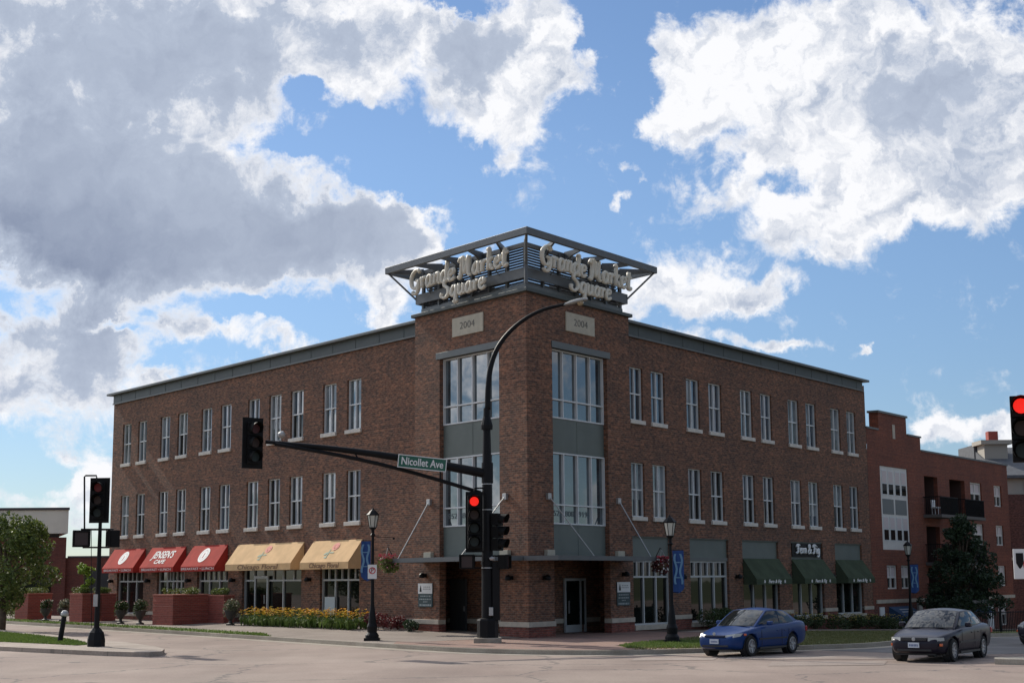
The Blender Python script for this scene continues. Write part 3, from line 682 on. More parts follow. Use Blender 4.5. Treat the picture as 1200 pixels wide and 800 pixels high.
# --- corner tower
TB = ring_poly(.3, TW)
for sd, m_, rb in (('L', M_brL, M_rbL), ('R', M_brR, M_rbR)):
    a0 = apexu(.3)
    mb = MB(); wall_holes(mb, sd, .3, a0, TW, .71, 12.94, [(1.29, 5.21, .71, 11.27)], .3)
    # the return of the tower beside the main front
    f = F(sd, TW, .3, .71); h = F(sd, TW, -.02, .71); up = Vector((0, 0, 12.23)); q = [f, h, h + up, f + up]
    mb.poly(q if sd == 'R' else q[::-1])
    part(mb, 'tower_wall', m_)
    mb = MB(); mb.fb(sd, 5.21, TW, .0, .33, -.4, zb0); part(mb, 'base_course', rb)
    mb = MB(); mb.fb(sd, 5.205, TW + .01, .0, .36, zb0 + .002, zb1 + .003); part(mb, 'stone_band', M_stone, bevel=.01)
    mb = MB(); mb.fb(sd, 5.212, TW - .01, .02, .29, .6, 3.0); part(mb, 'pier_core', m_)
    # bay: panel, windows, panel, windows, lintel
    for z0, z1 in ((3.1, 4.30), (7.05, 8.34)):
        mb = MB(); mb.fb(sd, 1.295, 5.205, -.02, .10, z0, z1); mb.fb(sd, 3.24, 3.26, .10, .112, z0 + .03, z1 - .03)
        z = z0 + .12
        while z < z1 - .05: mb.fb(sd, 1.3, 5.2, .10, .104, z, z + .015); z += .14
        part(mb, 'spandrel_panel', M_panel)
    for z0, z1, rl in ((4.31, 7.04, 5.05), (8.35, 11.02, 9.08)):
        window(sd, 1.30, 5.20, z0, z1, .13, [2.275, 3.25, 4.225], [rl], M_glT, M_frame, B, O, fw=.055, md=.055, name='tower_window', fd=.14)
    mb = MB(); mb.fb(sd, 1.24, 5.42, .25, .345, 11.02, 11.28); part(mb, 'lintel', M_cap, bevel=.01)
    for uc_, tx in ((1.78, '952'), (2.78, '808'), (3.74, '919')) if sd == 'R' else ((4.7, '952'), (3.74, '808'), (2.78, '919')):
        text('window_number', tx, .30, F(sd, uc_, .031, 4.72), READ(sd), (0, 0, 1), mat('faint_number', (.10, .12, .13), .6), B, O, extr=.002, width=.6)
    # inscribed stone
    mb = MB(); mb.fb(sd, 2.24, 4.28, .25, .35, 11.79, 12.54); st_ = part(mb, 'date_stone', M_dstone, bevel=.01)
    text('numerals', '2004', .40, F(sd, 3.26, .356, 12.17), READ(sd), (0, 0, 1), mat('carved_grey', (.12, .115, .105), .8), st_, O, weight=-.004, width=.98)
    # entry: recessed back wall with door, soffit, wall ends
    mb = MB(); mb.fb(sd, 2.05, 7.6, -1.75, -1.5, .1, 3.0); mb.fb(sd, 7.2, 7.4, -1.5, -.25, .1, 3.0); part(mb, 'entry_wall', m_)
    mb = MB(); mb.fb(sd, 2.05, 7.2, -1.5, -1.46, zb0, zb1); part(mb, 'stone_band', M_stone)
    d0, d1 = (5.75, 6.87) if sd == 'L' else (4.5, 6.03)
    if sd == 'L':
        mb = MB(); mb.fb(sd, d0, d1, -1.46, -1.40, .16, 2.28); ed = part(mb, 'entry_door', mat('grey_steel_door', (.075, .08, .08), .5), bevel=.01)
        mb = MB(); mb.fb(sd, d0 + .08, d0 + .12, -1.40, -1.34, 1.0, 1.2); mb.build('handle', M_galv, ed, origin=O)
    else:
        mb = MB(); mb.fb(sd, d0, d0 + .09, -1.46, -1.38, .16, 2.28); mb.fb(sd, d1 - .42, d1 - .34, -1.46, -1.38, .16, 2.28); mb.fb(sd, d1 - .08, d1, -1.46, -1.38, .16, 2.28)
        mb.fb(sd, d0 + .09, d1 - .08, -1.46, -1.38, 2.18, 2.28); mb.fb(sd, d0 + .09, d1 - .42, -1.46, -1.39, .16, .45); ed = part(mb, 'entry_door', M_framed)
        mb = MB(); mb.fb(sd, d0 + .09, d1 - .08, -1.45, -1.42, .45, 2.18); mb.build('pane', M_glS, ed, origin=O)
        mb = MB(); mb.fb(sd, d0 + .2, d0 + .24, -1.38, -1.32, .9, 1.4); mb.build('handle', M_galv, ed, origin=O)
    # canopy
    u0, u1 = (-.3, 6.3) if sd == 'L' else (-.6, 6.2)
    mb = MB(); mb.fb(sd, u0, u1, .302, 1.72, 3.03, 3.06)
    u = u0
    while u < u1: mb.fb(sd, u, u + .05, .32, 1.72, 3.06, 3.09); u += .16
    cp = part(mb, 'canopy', M_cap)
    mb = MB(); mb.fb(sd, u0, u1, 1.72, 1.80, 2.93, 3.10); mb.fb(sd, u0 - .05, u0, .302, 1.8, 2.93, 3.10); mb.fb(sd, u1, u1 + .05, .302, 1.8, 2.93, 3.10)
    for u in (1.2, 3.2, 5.2): mb.fb(sd, u, u + .07, .31, 1.72, 2.94, 3.03)
    mb.build('edge_beam', M_steel, cp, origin=O)
    for u, uo in ((.88, 2.0), (5.84, 6.15)):
        mb = MB(); mb.fb(sd, u - .11, u + .11, .30, .42, 5.2, 5.44); an = part(mb, 'rod_anchor', M_galv, bevel=.01)
        mb = MB(); mb.tube([F(sd, u, .40, 5.3), F(sd, uo, 1.62, 3.1)], .022, 8); part(mb, 'tie_rod', M_galv)
        mb = MB(); mb.fb(sd, u - .25, u + .25, .30, .46, 3.12, 3.34); part(mb, 'bracket', M_dstone, bevel=.01)
# corner pier (free standing below, between the two recesses)
ap = F('L', apexu(.3), .3)
for o_, z0, z1, m_, nm in ((.0, zb1, 3.0, M_brL, 'corner_pier'), (.03, -.2, zb0, M_rbL, 'base_course'), (.06, zb0, zb1 + .003, M_stone, 'stone_band')):
    A0 = F('L', apexu(.3 + o_), .3 + o_); L0 = F('L', 1.29 + (o_ * .1), .3 + o_); R0 = F('R', 1.29 + (o_ * .1), .3 + o_); X0 = F('L', apexu(-.75), -.75)
    if o_ > 0 or True:
        mb = MB(); n = 4; pts = [A0, R0, X0, L0]
        if nm == 'corner_pier':       # only the inner faces: the outer ones belong to the tower walls
            for a, b in ((R0, X0), (X0, L0)): mb.poly([(a.x, a.y, z0), (b.x, b.y, z0), (b.x, b.y, z1), (a.x, a.y, z1)])
        else: mb.prism([(p.x, p.y) for p in pts], z0, z1)
        part(mb, nm, m_)
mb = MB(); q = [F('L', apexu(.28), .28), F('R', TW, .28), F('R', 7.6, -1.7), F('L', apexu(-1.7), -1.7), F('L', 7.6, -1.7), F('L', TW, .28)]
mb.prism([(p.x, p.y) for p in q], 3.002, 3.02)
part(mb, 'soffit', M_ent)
mb = MB(); ring(mb, [p for p in ring_poly(.28, TW)], .3, 12.0, 12.93)
mb2 = MB()
bq = ring_poly(.28, TW); 
for i in (1, 2): a, b = bq[i], bq[(i + 1) % 4]; mb2.poly([(a.x, a.y, 12.3), (b.x, b.y, 12.3), (b.x, b.y, 12.94), (a.x, a.y, 12.94)])
part(mb2, 'tower_rear_wall', M_brR)
mb = MB(); mb.prism([(p.x, p.y) for p in inset(ring_poly(.3, TW), .05)], 12.86, 12.93); part(mb, 'tower_roof', M_roof)
# wall plaques beside both entries, with their lamps
for sd in 'LR':
    mb = MB(); mb.fb(sd, 5.64, 6.62, .30, .34, 1.20, 2.12); pq = part(mb, 'wall_plaque', mat('teal_plaque', (.022, .05, .055), .5), label='dark teal plaque with a white heading beside the entry')
    mb = MB(); mb.fb(sd, 5.64, 6.62, .34, .352, 1.72, 2.12); mb.build('heading_panel', M_signw, pq, origin=O)
    mb = MB(); mb.extr([F(sd, x, .356, z) for x, z in ((6.50, 1.79), (6.36, 1.79), (6.39, 1.93), (6.43, 2.05), (6.47, 1.93))][::1], NRM(sd) * .004) if sd == 'L' else mb.extr([F(sd, x, .356, z) for x, z in ((5.76, 1.79), (5.90, 1.79), (5.87, 1.93), (5.83, 2.05), (5.79, 1.93))], NRM(sd) * .004)
    mb.build('emblem', M_blk, pq, origin=O)
    gl = mat('pale_plaque_lines', (.30, .34, .34), .6)
    for zt, wt, hh in ((1.98, .50, .035), (1.90, .56, .035), (1.62, .74, .05), (1.50, .8, .05), (1.40, .3, .04), (1.27, .8, .07)):
        mb = MB(); c = 6.13 + (.0 if zt < 1.8 else (-.1 if sd == 'L' else .1)); c0 = c - wt / 2
        while c0 < c + wt / 2 - .03:
            l = random.uniform(.05, .13); l = min(l, c + wt / 2 - c0); oo = .352 if zt > 1.8 else .34
            mb.fb(sd, c0, c0 + l, oo, oo + .005, zt - hh / 2, zt + hh / 2); c0 += l + .035
        mb.build('text_line', gl if zt < 1.8 else mat('grey_plaque_lines', (.3, .31, .3), .6), pq, origin=O)
def sconce(sd, u, o, z):
    mb = MB(); c = F(sd, u, o + .02, z); M = Matrix.Rotation(0, 3, 'X')
    mb.lathe([(.01, .12), (.07, .10), (.12, .04), (.13, -.04), (.10, -.08), (.03, -.09)], F(sd, u, o + .2, z), 14)
    mb.fb(sd, u - .05, u + .05, o, o + .1, z - .07, z + .08); mb.tube([F(sd, u, o + .05, z + .02), F(sd, u, o + .2, z + .12)], .02, 6)
    part(mb, 'wall_lamp', M_blk, smooth=False)
for sd, u, o, z in [('L', 6.13, .3, 2.42), ('R', 6.13, .3, 2.42), ('L', 37.1, 0, 2.3), ('L', 32.3, 0, 2.3), ('L', 27.5, 0, 2.3), ('L', 15.6, 0, 2.3), ('L', 22.75, 0, 2.3), ('R', 16.4, 0, 2.3), ('R', 11.3, 0, 2.3), ('R', 21.5, 0, 2.3), ('R', 26.6, 0, 2.3), ('L', .55, .3, 2.3), ('R', .55, .3, 2.3)]:
    sconce(sd, u, o, z)

# --- awnings
def awning(sd, u0, u1, zt, zb, dp, val, m, label):
    mb = MB(); a, b = u0, u1; t = .03
    prof = [(.01, zt), (dp, zb), (dp, zb - val), (dp - t, zb - val), (dp - t, zb - .01), (.01, zt - t * 2)]
    n = len(prof); vs = [F(sd, a, o, z) for o, z in prof] + [F(sd, b, o, z) for o, z in prof]
    mb.mesh(vs, [tuple(range(n)), tuple(range(2 * n - 1, n - 1, -1))] + [(i, n + i, n + (i + 1) % n, (i + 1) % n) for i in range(n)])
    for u in (a + .015, b - .015):            # side cheeks
        mb.mesh([F(sd, u - .008, o, z) for o, z in ((.012, zt - .02), (dp - t, zb - .02), (dp - t, zb - val), (.012, zb - val))] + [F(sd, u + .008, o, z) for o, z in ((.012, zt - .02), (dp - t, zb - .02), (dp - t, zb - val), (.012, zb - val))],
                [(0, 1, 2, 3), (7, 6, 5, 4), (0, 4, 5, 1), (1, 5, 6, 2), (2, 6, 7, 3), (3, 7, 4, 0)])
    o = part(mb, 'awning', m, label=label)
    sl_ = (F(sd, 0, .01, zt) - F(sd, 0, dp, zb)).normalized()
    return o, sl_
def slope_pt(sd, u, zt, zb, dp, t, lift=.012):
    o_ = .01 + (dp - .01) * t; z = zt + (zb - zt) * t; s = (F(sd, 0, .01, zt) - F(sd, 0, dp, zb)).normalized(); n = READ(sd).cross(s)
    return F(sd, u, o_, z) + n * lift
def disc(mb, c, ex, ey, rx, ry, r0=0., n=24, th=.004):
    nn = ex.cross(ey)
    vs = []; fs = []
    for k_ in range(n):
        a = 2 * math.pi * k_ / n; v = ex * math.cos(a) * rx + ey * math.sin(a) * ry
        vs += [c + v + nn * th, c + v * r0 + nn * th]
    if r0 == 0: mb.mesh([vs[2 * k_] for k_ in range(n)], [tuple(range(n))])
    else: mb.mesh(vs, [(2 * k_, 2 * ((k_ + 1) % n), 2 * ((k_ + 1) % n) + 1, 2 * k_ + 1) for k_ in range(n)])
dp = .72
for i, (a, b) in enumerate([(23.5, 27.2), (28.05, 32.1), (32.9, 36.95)]):
    aw, s_ = awning('L', a, b, 4.04, 3.0, dp, .25, M_red, ['red awning nearest the tan ones, with a round emblem', 'middle red awning lettered with a cafe name', 'red awning at the far end, with a round emblem'][i])
    rd = READ('L'); c = (a + b) / 2; P = slope_pt('L', c, 4.04, 3.0, dp, .48)
    if i == 1:
        text('lettering', "JENSEN'S", .62, slope_pt('L', c, 4.04, 3.0, dp, .40), rd, s_, M_wlet, aw, O, shear=.15, weight=.012, width=2.5)
        text('lettering', "CAFE", .34, slope_pt('L', c, 4.04, 3.0, dp, .74), rd, s_, M_wlet, aw, O, shear=.1, weight=.008, width=1.25)
    else:
        mb = MB(); disc(mb, P, rd, s_, .48, .42, .72); disc(mb, P, rd, s_, .27, .24); mb.build('emblem', M_wlet, aw, origin=O)
        mb = MB(); disc(mb, P, rd, s_, .33, .29, .85, th=.003); mb.build('emblem_ring', M_wlet, aw, origin=O)
        text('lettering', "J", .3, P + rd.cross(s_) * .008, rd, s_, M_red, aw, O, weight=.01)
    text('valance_lettering', 'BREAKFAST \u2022 LUNCH', .17, F('L', c, dp + .006, 2.875), rd, (0, 0, 1), M_wlet, aw, O, width=3.5)
for i, (a, b) in enumerate([(16.17, 22.4), (11.3, 15.34)]):
    aw, s_ = awning('L', a, b, 4.0, 3.05, dp, .3, M_tan, ['long tan awning with a rose and brown lettering over the flower shop door', 'shorter tan awning with a rose and brown lettering next to the lamp post'][i])
    rd = READ('L'); c = (a + b) / 2
    text('valance_lettering', 'Chicago Floral', .30, F('L', c, dp + .006, 2.90), rd, (0, 0, 1), M_brn, aw, O, shear=.2, weight=.004, width=(b - a) * .62)
    mb = MB(); P = slope_pt('L', c - .25, 4.0, 3.05, dp, .30); disc(mb, P, rd, s_, .26, .20, .55); disc(mb, P + rd * .03, rd, s_, .10, .08); disc(mb, P + rd * .05 - s_ * .02, rd, s_, .19, .13, .8)
    mb.build('rose_print', M_pink, aw, origin=O)
    mb = MB(); Q = slope_pt('L', c + .05, 4.0, 3.05, dp, .62); disc(mb, Q, (rd + s_ * .6).normalized(), s_, .05, .26); disc(mb, Q - rd * .18, (rd * 1 + s_ * .5).normalized(), (s_ - rd * .5).normalized(), .14, .06); disc(mb, Q - rd * .05 - s_ * .2, rd, s_, .12, .05); disc(mb, Q + rd * .25 + s_ * .05, rd, s_, .2, .035)
    mb.build('stem_print', M_stem, aw, origin=O)
for i, (a, b) in enumerate([(17.12, 20.85), (22.25, 25.9), (27.4, 30.85)]):
    aw, s_ = awning('R', a, b, 3.13, 2.19, .68, .25, M_grn, ['dark green awning nearest the corner', 'middle dark green awning under the shop name', 'dark green awning farthest from the corner'][i])
    rd = READ('R'); c = (a + b) / 2
    text('valance_lettering', 'Fern & Fig', .22, F('R', c, .686, 2.07), rd, (0, 0, 1), M_wlet, aw, O, shear=.25, weight=.006, width=1.35)
    for du in (-1.05, 1.05):
        mb = MB(); cc = F('R', c + du, .69, 2.07)
        for k_ in range(3):
            a_ = k_ * math.pi / 3 + .3; e1 = rd * math.cos(a_) + Vector((0, 0, 1)) * math.sin(a_); e2 = -rd * math.sin(a_) + Vector((0, 0, 1)) * math.cos(a_)
            disc(mb, cc, e1, e2, .10, .03, 0, 8, .002 + .002 * k_)
        mb.build('leaf_mark', M_wlet, aw, origin=O)

# --- stroke lettering (script with heavy rounded stems)
GL = {'G': (.74, [[(.64, .76), (.5, .9), (.28, .86), (.1, .66), (.07, .40), (.17, .15), (.38, .05), (.57, .18), (.60, .38), (.40, .42)], [(.60, .38), (.60, .05), (.50, -.18), (.32, -.20), (.22, -.10)]]),
      'r': (.38, [[(.02, .38), (.10, .47), (.12, .0)], [(.12, .32), (.22, .48), (.33, .42)]]),
      'a': (.50, [[(.36, .42), (.22, .50), (.07, .30), (.10, .05), (.25, .02), (.36, .2)], [(.38, .5), (.37, .1), (.48, .03)]]),
      'n': (.50, [[(.02, .42), (.09, .48), (.10, .0)], [(.10, .33), (.25, .5), (.36, .4), (.36, .08), (.48, .03)]]),
      'd': (.52, [[(.36, .42), (.22, .50), (.07, .30), (.10, .05), (.25, .02), (.36, .2)], [(.40, .92), (.38, .1), (.49, .03)], [(.40, .92), (.30, .86)]]),
      'e': (.44, [[(.09, .24), (.32, .32), (.32, .46), (.2, .5), (.08, .36), (.08, .13), (.22, .0), (.42, .1)]]),
      'M': (.92, [[(.0, .70), (.12, .88), (.20, .60), (.14, .0), (.02, .04)], [(.18, .82), (.28, .86), (.42, .12)], [(.42, .12), (.62, .9)], [(.62, .9), (.66, .12), (.84, .03)]]),
      'k': (.48, [[(.03, .86), (.11, .92), (.11, .0)], [(.36, .48), (.24, .5), (.13, .26), (.26, .2), (.34, .04), (.46, .03)]]),
      't': (.38, [[(.17, .80), (.15, .12), (.26, .0), (.37, .08)], [(.02, .54), (.36, .58)]]),
      'S': (.66, [[(.58, .78), (.44, .92), (.22, .84), (.20, .62), (.46, .44), (.52, .18), (.30, .0), (.06, .08), (.06, .26)]]),
      'q': (.50, [[(.36, .42), (.22, .50), (.07, .30), (.10, .05), (.25, .02), (.36, .2)], [(.38, .5), (.38, -.34)], [(.26, -.28), (.38, -.34), (.52, -.24)]]),
      'u': (.52, [[(.04, .44), (.08, .48), (.08, .12), (.20, .0), (.36, .15)], [(.37, .5), (.37, .08), (.50, .03)]]),
      'F': (.66, [[(.04, .62), (.12, .84), (.34, .90), (.64, .82)], [(.36, .88), (.30, .12), (.10, .0), (.02, .12)], [(.16, .42), (.50, .50)]]),
      'i': (.24, [[(.02, .42), (.09, .48), (.10, .08), (.22, .03)], [(.10, .70), (.12, .74)]]),
      'g': (.50, [[(.36, .42), (.22, .50), (.07, .30), (.10, .05), (.25, .02), (.36, .2)], [(.38, .5), (.37, -.18), (.22, -.34), (.06, -.24)]]),
      '&': (.74, [[(.64, .42), (.46, .06), (.2, .0), (.08, .18), (.34, .5), (.42, .74), (.30, .90), (.16, .76), (.28, .46), (.66, .0)]]), ' ': (.22, [])}
def script(name, s_, P, read, up, scale, m, parent, r=.06, width=None, depth=.9):
    adv = sum(GL[ch][0] for ch in s_) * 1.0; kx = (width / adv / scale) if width else 1.
    read = Vector(read); up = Vector(up); x = 0; n = read.cross(up); objs = []
    mb = MB()
    for ch in s_:
        for st in GL[ch][1]:
            pts = smooth_line([(a, b) for a, b in st], 4)
            mb.tube([Vector(P) + read * ((x + p.x + .10 * p.y) * scale * kx) + up * (p.y * scale) for p in pts],
                    [r * scale * (.8 + .45 * abs((pts[min(i + 1, len(pts) - 1)] - pts[max(i - 1, 0)]).normalized().y)) for i in range(len(pts))], 8)
        x += GL[ch][0]
    o = mb.build(name, m, parent, origin=O, smooth=True); return o
UPV = Vector((0, 0, 1))
mb = MB(); mb.fb('R', 22.4, 25.75, -.1, -.02, 3.25, 3.90); sb = part(mb, 'shop_sign', M_blk, label='black sign with white script above the middle green awning')
script('script_lettering', 'Fern & Fig', F('R', 22.75, .03, 3.42), dR, UPV, .48, M_white, sb, r=.085, width=2.7)

# --- steel crown
crown = []
for o_, uE, z0, z1, wd, m_ in ((.45, 7.05, 12.945, 13.08, .8, M_fascia), (.28, 6.55, 13.082, 13.26, .5, M_cap)):
    mb = MB(); ring(mb, ring_poly(o_, uE), wd, z0, z1); part(mb, 'cornice', m_, bevel=.012)
mb = MB(); ring(mb, ring_poly(.33, 6.88), .08, 13.5, 13.9); crp = part(mb, 'crown_beam', M_steel)
mb = MB(); ring(mb, ring_poly(1.2, 7.87), .15, 14.84, 15.11); part(mb, 'crown_rim', M_steel, bevel=.012)
mb = MB(); ring(mb, ring_poly(.12, 6.65), .14, 14.76, 14.93); part(mb, 'crown_inner_beam', M_steel)
mb = MB(); ring(mb, ring_poly(.10, 6.6), .10, 13.262, 13.36); part(mb, 'crown_sill_beam', M_steel)
# louvres behind the letters (four sides)
mb = MB(); z = 13.42
while z < 14.72: ring(mb, ring_poly(.02, 6.5), .10, z, z + .05); z += .105
part(mb, 'louvre_screen', M_louv)
rp_i = ring_poly(.10, 6.62); rp_o = ring_poly(1.1, 7.76); rp_m = ring_poly(.30, 6.86)
for i in range(4):
    a, b = rp_i[i], rp_i[(i + 1) % 4]
    for k_ in range(6 if i in (0, 3) else 5):
        t = k_ / (6 if i in (0, 3) else 5); p = a.lerp(b, t)
        mbp = MB(); mbp.box(-.06, .06, -.06, .06, 13.27, 14.84, Matrix.Translation((p.x, p.y, 0)) @ Matrix.Rotation(math.atan2((b - a).y, (b - a).x), 4, 'Z')); part(mbp, 'crown_post', M_steel)
mb = MB(); c_ = F('L', apexu(.45), .45); mb.tube([(c_.x, c_.y, 13.2), (c_.x, c_.y, 14.9)], .07, 8); part(mb, 'crown_post', M_steel)
for i in range(4):                                     # outriggers: flat webs carrying the rim
    a, b = rp_i[i], rp_i[(i + 1) % 4]; c, d = rp_o[i], rp_o[(i + 1) % 4]; e, f = rp_m[i], rp_m[(i + 1) % 4]
    for k_ in range(0, 5):
        t = k_ / 5; p, q, r_ = a.lerp(b, t), c.lerp(d, t), e.lerp(f, t)
        dirv = (q - p).normalized(); sdv = Vector((-dirv.y, dirv.x, 0)) * .045
        pts = [Vector((q.x, q.y, 14.98)), Vector((p.x, p.y, 14.98)), Vector((p.x, p.y, 14.25)), p.lerp(q, .15) + Vector((0, 0, 14.56)), p.lerp(q, .40) + Vector((0, 0, 14.76)), Vector((q.x, q.y, 14.87))]
        mb = MB(); mb.extr([x - sdv for x in pts], sdv * 2); part(mb, 'outrigger', M_steel)
        if k_ == 0:
            mb = MB(); mb.tube([Vector((r_.x, r_.y, 13.7)), Vector((q.x, q.y, 14.86))], .045, 6); part(mb, 'strut', M_steel)
for sd in 'LR':
    rd = READ(sd); P0 = (6.75, .10) if sd == 'L' else (.10, .10)
    s1 = F(sd, 6.78, .68, 14.02) if sd == 'L' else F(sd, .02, .68, 14.00)
    script('sign_lettering', 'Grande Market', s1, rd, UPV, .88, M_lett, B, r=.085, width=6.55)
    s2 = F(sd, 4.55, .70, 13.36) if sd == 'L' else F(sd, 2.0, .70, 13.34)
    script('sign_lettering', 'Square', s2, rd, UPV, .80, M_lett, B, r=.09, width=2.95)
    mb = MB()
    for u in (1.2, 2.6, 4.2, 5.8): mb.tube([F(sd, u, .30, 13.8), F(sd, u, .64, 14.1)], .02, 6); mb.tube([F(sd, u, .10, 14.45), F(sd, u, .64, 14.35)], .02, 6)
    part(mb, 'letter_supports', M_steel)
# ------------------------------------------------------------------ red brick apartment block up the right street
O2 = F('R', 32.6, 0, 0); A = thing('apartment_building', 'red brick apartment block with balconies and a white window bay, behind the dark tree', 'building', O2)
def pA(mb, name, m, label=None, parent=None, **kw):
    o = mb.build(name, m, parent or A, origin=O2, **kw)
    if label: o['label'] = label
    return o
hA = [(33.8, 37.85, 3.72, 8.33)]
balc = [(40.42, 42.6), (44.6, 47.3)]; bz = [(5.75, 8.1), (3.0, 5.15), (.75, 2.75)]
hA += [(a, b, *z) for a, b in balc for z in bz]
winA = [(48.3, 50.4, 6.72, 8.1), (52.8, 54.3, 6.72, 8.1), (48.3, 50.4, 4.2, 5.5), (52.8, 54.3, 4.2, 5.5), (48.3, 50.4, 1.6, 2.9), (52.8, 54.3, 1.6, 2.9), (34.2, 35.7, 1.57, 2.87), (36.25, 37.7, 1.57, 2.87), (52.4, 54.2, -.9, .55)]
hA += winA
mb = MB(); wall_holes(mb, 'R', 0, 32.12, 55.65, .95, 9.5, [h for h in hA if h[2] >= .95 or h[2] == .75], .25)
hAl = [h for h in hA if h[2] >= .95]
mb = MB(); wall_holes(mb, 'R', 0, 32.12, 55.65, 2.95, 9.5, [h for h in hA if h[2] > 2.9], .25)
wall_holes(mb, 'R', 0, 32.12, 55.65, .7, 2.95, [h for h in hA if .7 < h[2] < 2.95], .25)
mb.fb('R', 33.9, 38.0, -.55, 0, 9.502, 11.28); mb.fb('R', 32.13, 33.9, -.4, -.001, 9.502, 10.28); mb.fb('R', 38.0, 40.1, -.4, -.001, 9.502, 10.28)
mb.fb('R', 32.62, 33.4, -6.5, -.55, 9.502, 10.28)
pA(mb, 'wall', M_nb)
mb = MB(); e1, e0 = F('R', 55.65, 0), F('R', 55.65, -14); s0 = F('R', 32.6, -14)
for a, b in ((e1, e0), (e0, s0)): mb.poly([(a.x, a.y, -3), (b.x, b.y, -3), (b.x, b.y, 9.5), (a.x, a.y, 9.5)])
pA(mb, 'rear_wall', M_nb)
mb = MB(); mb.poly([F('R', 32.6, -.3, 9.2), F('R', 55.6, -.3, 9.2), F('R', 55.6, -14, 9.2), F('R', 32.6, -14, 9.2)]); pA(mb, 'roof', M_roof)
mb = MB(); mb.fb('R', 33.8, 38.1, -.62, .07, 11.282, 11.4); mb.fb('R', 32.13, 33.798, -.5, .05, 10.282, 10.38); mb.fb('R', 38.102, 40.2, -.5, .05, 10.282, 10.38); mb.fb('R', 40.202, 55.75, -.35, .05, 9.502, 9.6); pA(mb, 'coping', M_cap)
mb = MB(); mb.fb('R', 35.85, 36.2, -.02, .03, 9.95, 10.75); pA(mb, 'stone_slot', M_stone)
# lower storey, darker, with stone band
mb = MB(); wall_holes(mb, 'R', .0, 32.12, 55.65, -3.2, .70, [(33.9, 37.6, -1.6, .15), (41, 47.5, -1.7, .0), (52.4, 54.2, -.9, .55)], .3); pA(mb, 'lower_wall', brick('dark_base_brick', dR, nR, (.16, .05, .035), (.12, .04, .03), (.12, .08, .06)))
mb = MB(); mb.fb('R', 32.5, 40.35, 0, .07, .82, 1.02); mb.fb('R', 47.4, 55.7, 0, .07, .82, 1.02); pA(mb, 'stone_band', M_stone)
# white bay
wf = mat('white_bay_frame', (.66, .63, .58), .6, var=.05); bl = mat('pink_white_blind', (.60, .52, .50), .8); gp = mat('grey_bay_panel', (.16, .17, .165), .6)
mb = MB(); mb.fb('R', 33.8, 37.85, -.2, -.05, 3.72, 8.33); bay = pA(mb, 'bay_panel', wf)
for k_ in range(4):
    a = 34.08 + k_ * .92; b = a + .74
    if k_ > 1: a += .06; b += .06
    for z0, zm, z1 in ((6.72, 7.38, 8.12), (4.2, 4.85, 5.55)):
        mb = MB(); mb.fb('R', a, b, -.05, -.03, z0, z1); wn_ = mb.build('window', M_frame, bay, origin=O2)
for rows in ((6.72, 7.38, 8.12), (4.2, 4.85, 5.55)):
    for k_ in range(4):
        a = 34.14 + k_ * .92 + (.06 if k_ > 1 else 0); b = a + .62
        mb = MB(); mb.fb('R', a, b, -.03, -.024, rows[1] + .03, rows[2] - .05); mb.build('blind', bl, bay, origin=O2)
        mb = MB(); mb.fb('R', a, b, -.03, -.02, rows[0] + .06, rows[1] - .03); mb.build('pane', M_glS, bay, origin=O2)
for a, b in ((34.1, 35.7), (35.95, 37.6)):
    mb = MB(); mb.fb('R', a, b, -.05, -.035, 5.68, 6.52); mb.build('panel', gp, bay, origin=O2)
for (a, b, z0, z1) in winA:
    mid = (a + b) / 2
    fr = window('R', a + .004, b - .004, z0 + .002, z1 - .002, -.1, [mid], [(z0 + z1) / 2], M_glS, wf, A, O2, fw=.08, md=.1)
    mb = MB()
    for c0, c1 in ((a + .1, mid - .06), (mid + .06, b - .1)): mb.fb('R', c0, c1, -.165, -.155, (z0 + z1) / 2 + .05, z1 - .1)
    mb.build('blind', bl, fr, origin=O2)
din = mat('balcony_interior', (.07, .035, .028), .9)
for a, b in balc:
    for z0, z1 in bz:
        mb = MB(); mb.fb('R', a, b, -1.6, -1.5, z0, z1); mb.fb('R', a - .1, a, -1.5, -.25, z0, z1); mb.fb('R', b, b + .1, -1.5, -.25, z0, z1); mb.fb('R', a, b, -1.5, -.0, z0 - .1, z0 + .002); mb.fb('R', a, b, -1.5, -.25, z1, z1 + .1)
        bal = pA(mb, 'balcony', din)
        mb = MB(); mb.fb('R', a - .35, b + .35, .005, 1.1, z0 - .12, z0 + .06); mb.build('slab', mat('balcony_slab', (.12, .11, .10), .8), bal, origin=O2)
        mb = MB(); mb.fb('R', a - .35, b + .35, 1.02, 1.08, z0 + 1.05, z0 + 1.1); mb.fb('R', a - .35, a - .3, .01, 1.02, z0 + 1.05, z0 + 1.1); mb.fb('R', b + .3, b + .35, .01, 1.02, z0 + 1.05, z0 + 1.1)
        u = a - .35
        while u < b + .35: mb.fb('R', u, u + .025, 1.03, 1.06, z0 + .062, z0 + 1.05); u += .11
        for kk in range(9):
            o_ = .08 + kk * .11; mb.fb('R', a - .34, a - .32, o_, o_ + .025, z0 + .062, z0 + 1.05); mb.fb('R', b + .32, b + .34, o_, o_ + .025, z0 + .062, z0 + 1.05)
        mb.build('railing', M_blk, bal, origin=O2)
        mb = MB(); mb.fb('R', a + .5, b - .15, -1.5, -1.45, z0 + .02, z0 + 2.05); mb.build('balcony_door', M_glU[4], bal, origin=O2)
mb = MB(); mb.fb('R', 40.95, 41.5, .15, .6, 6.2, 6.28); mb.fb('R', 40.95, 41.5, .15, .2, 6.28, 6.7); [mb.fb('R', x, x + .05, y, y + .05, 5.82, 6.2) for x in (40.97, 41.43) for y in (.17, .53)]
tag(mb.build('balcony_chair', M_white), 'white chair on the top left balcony of the red apartment block', 'chair')
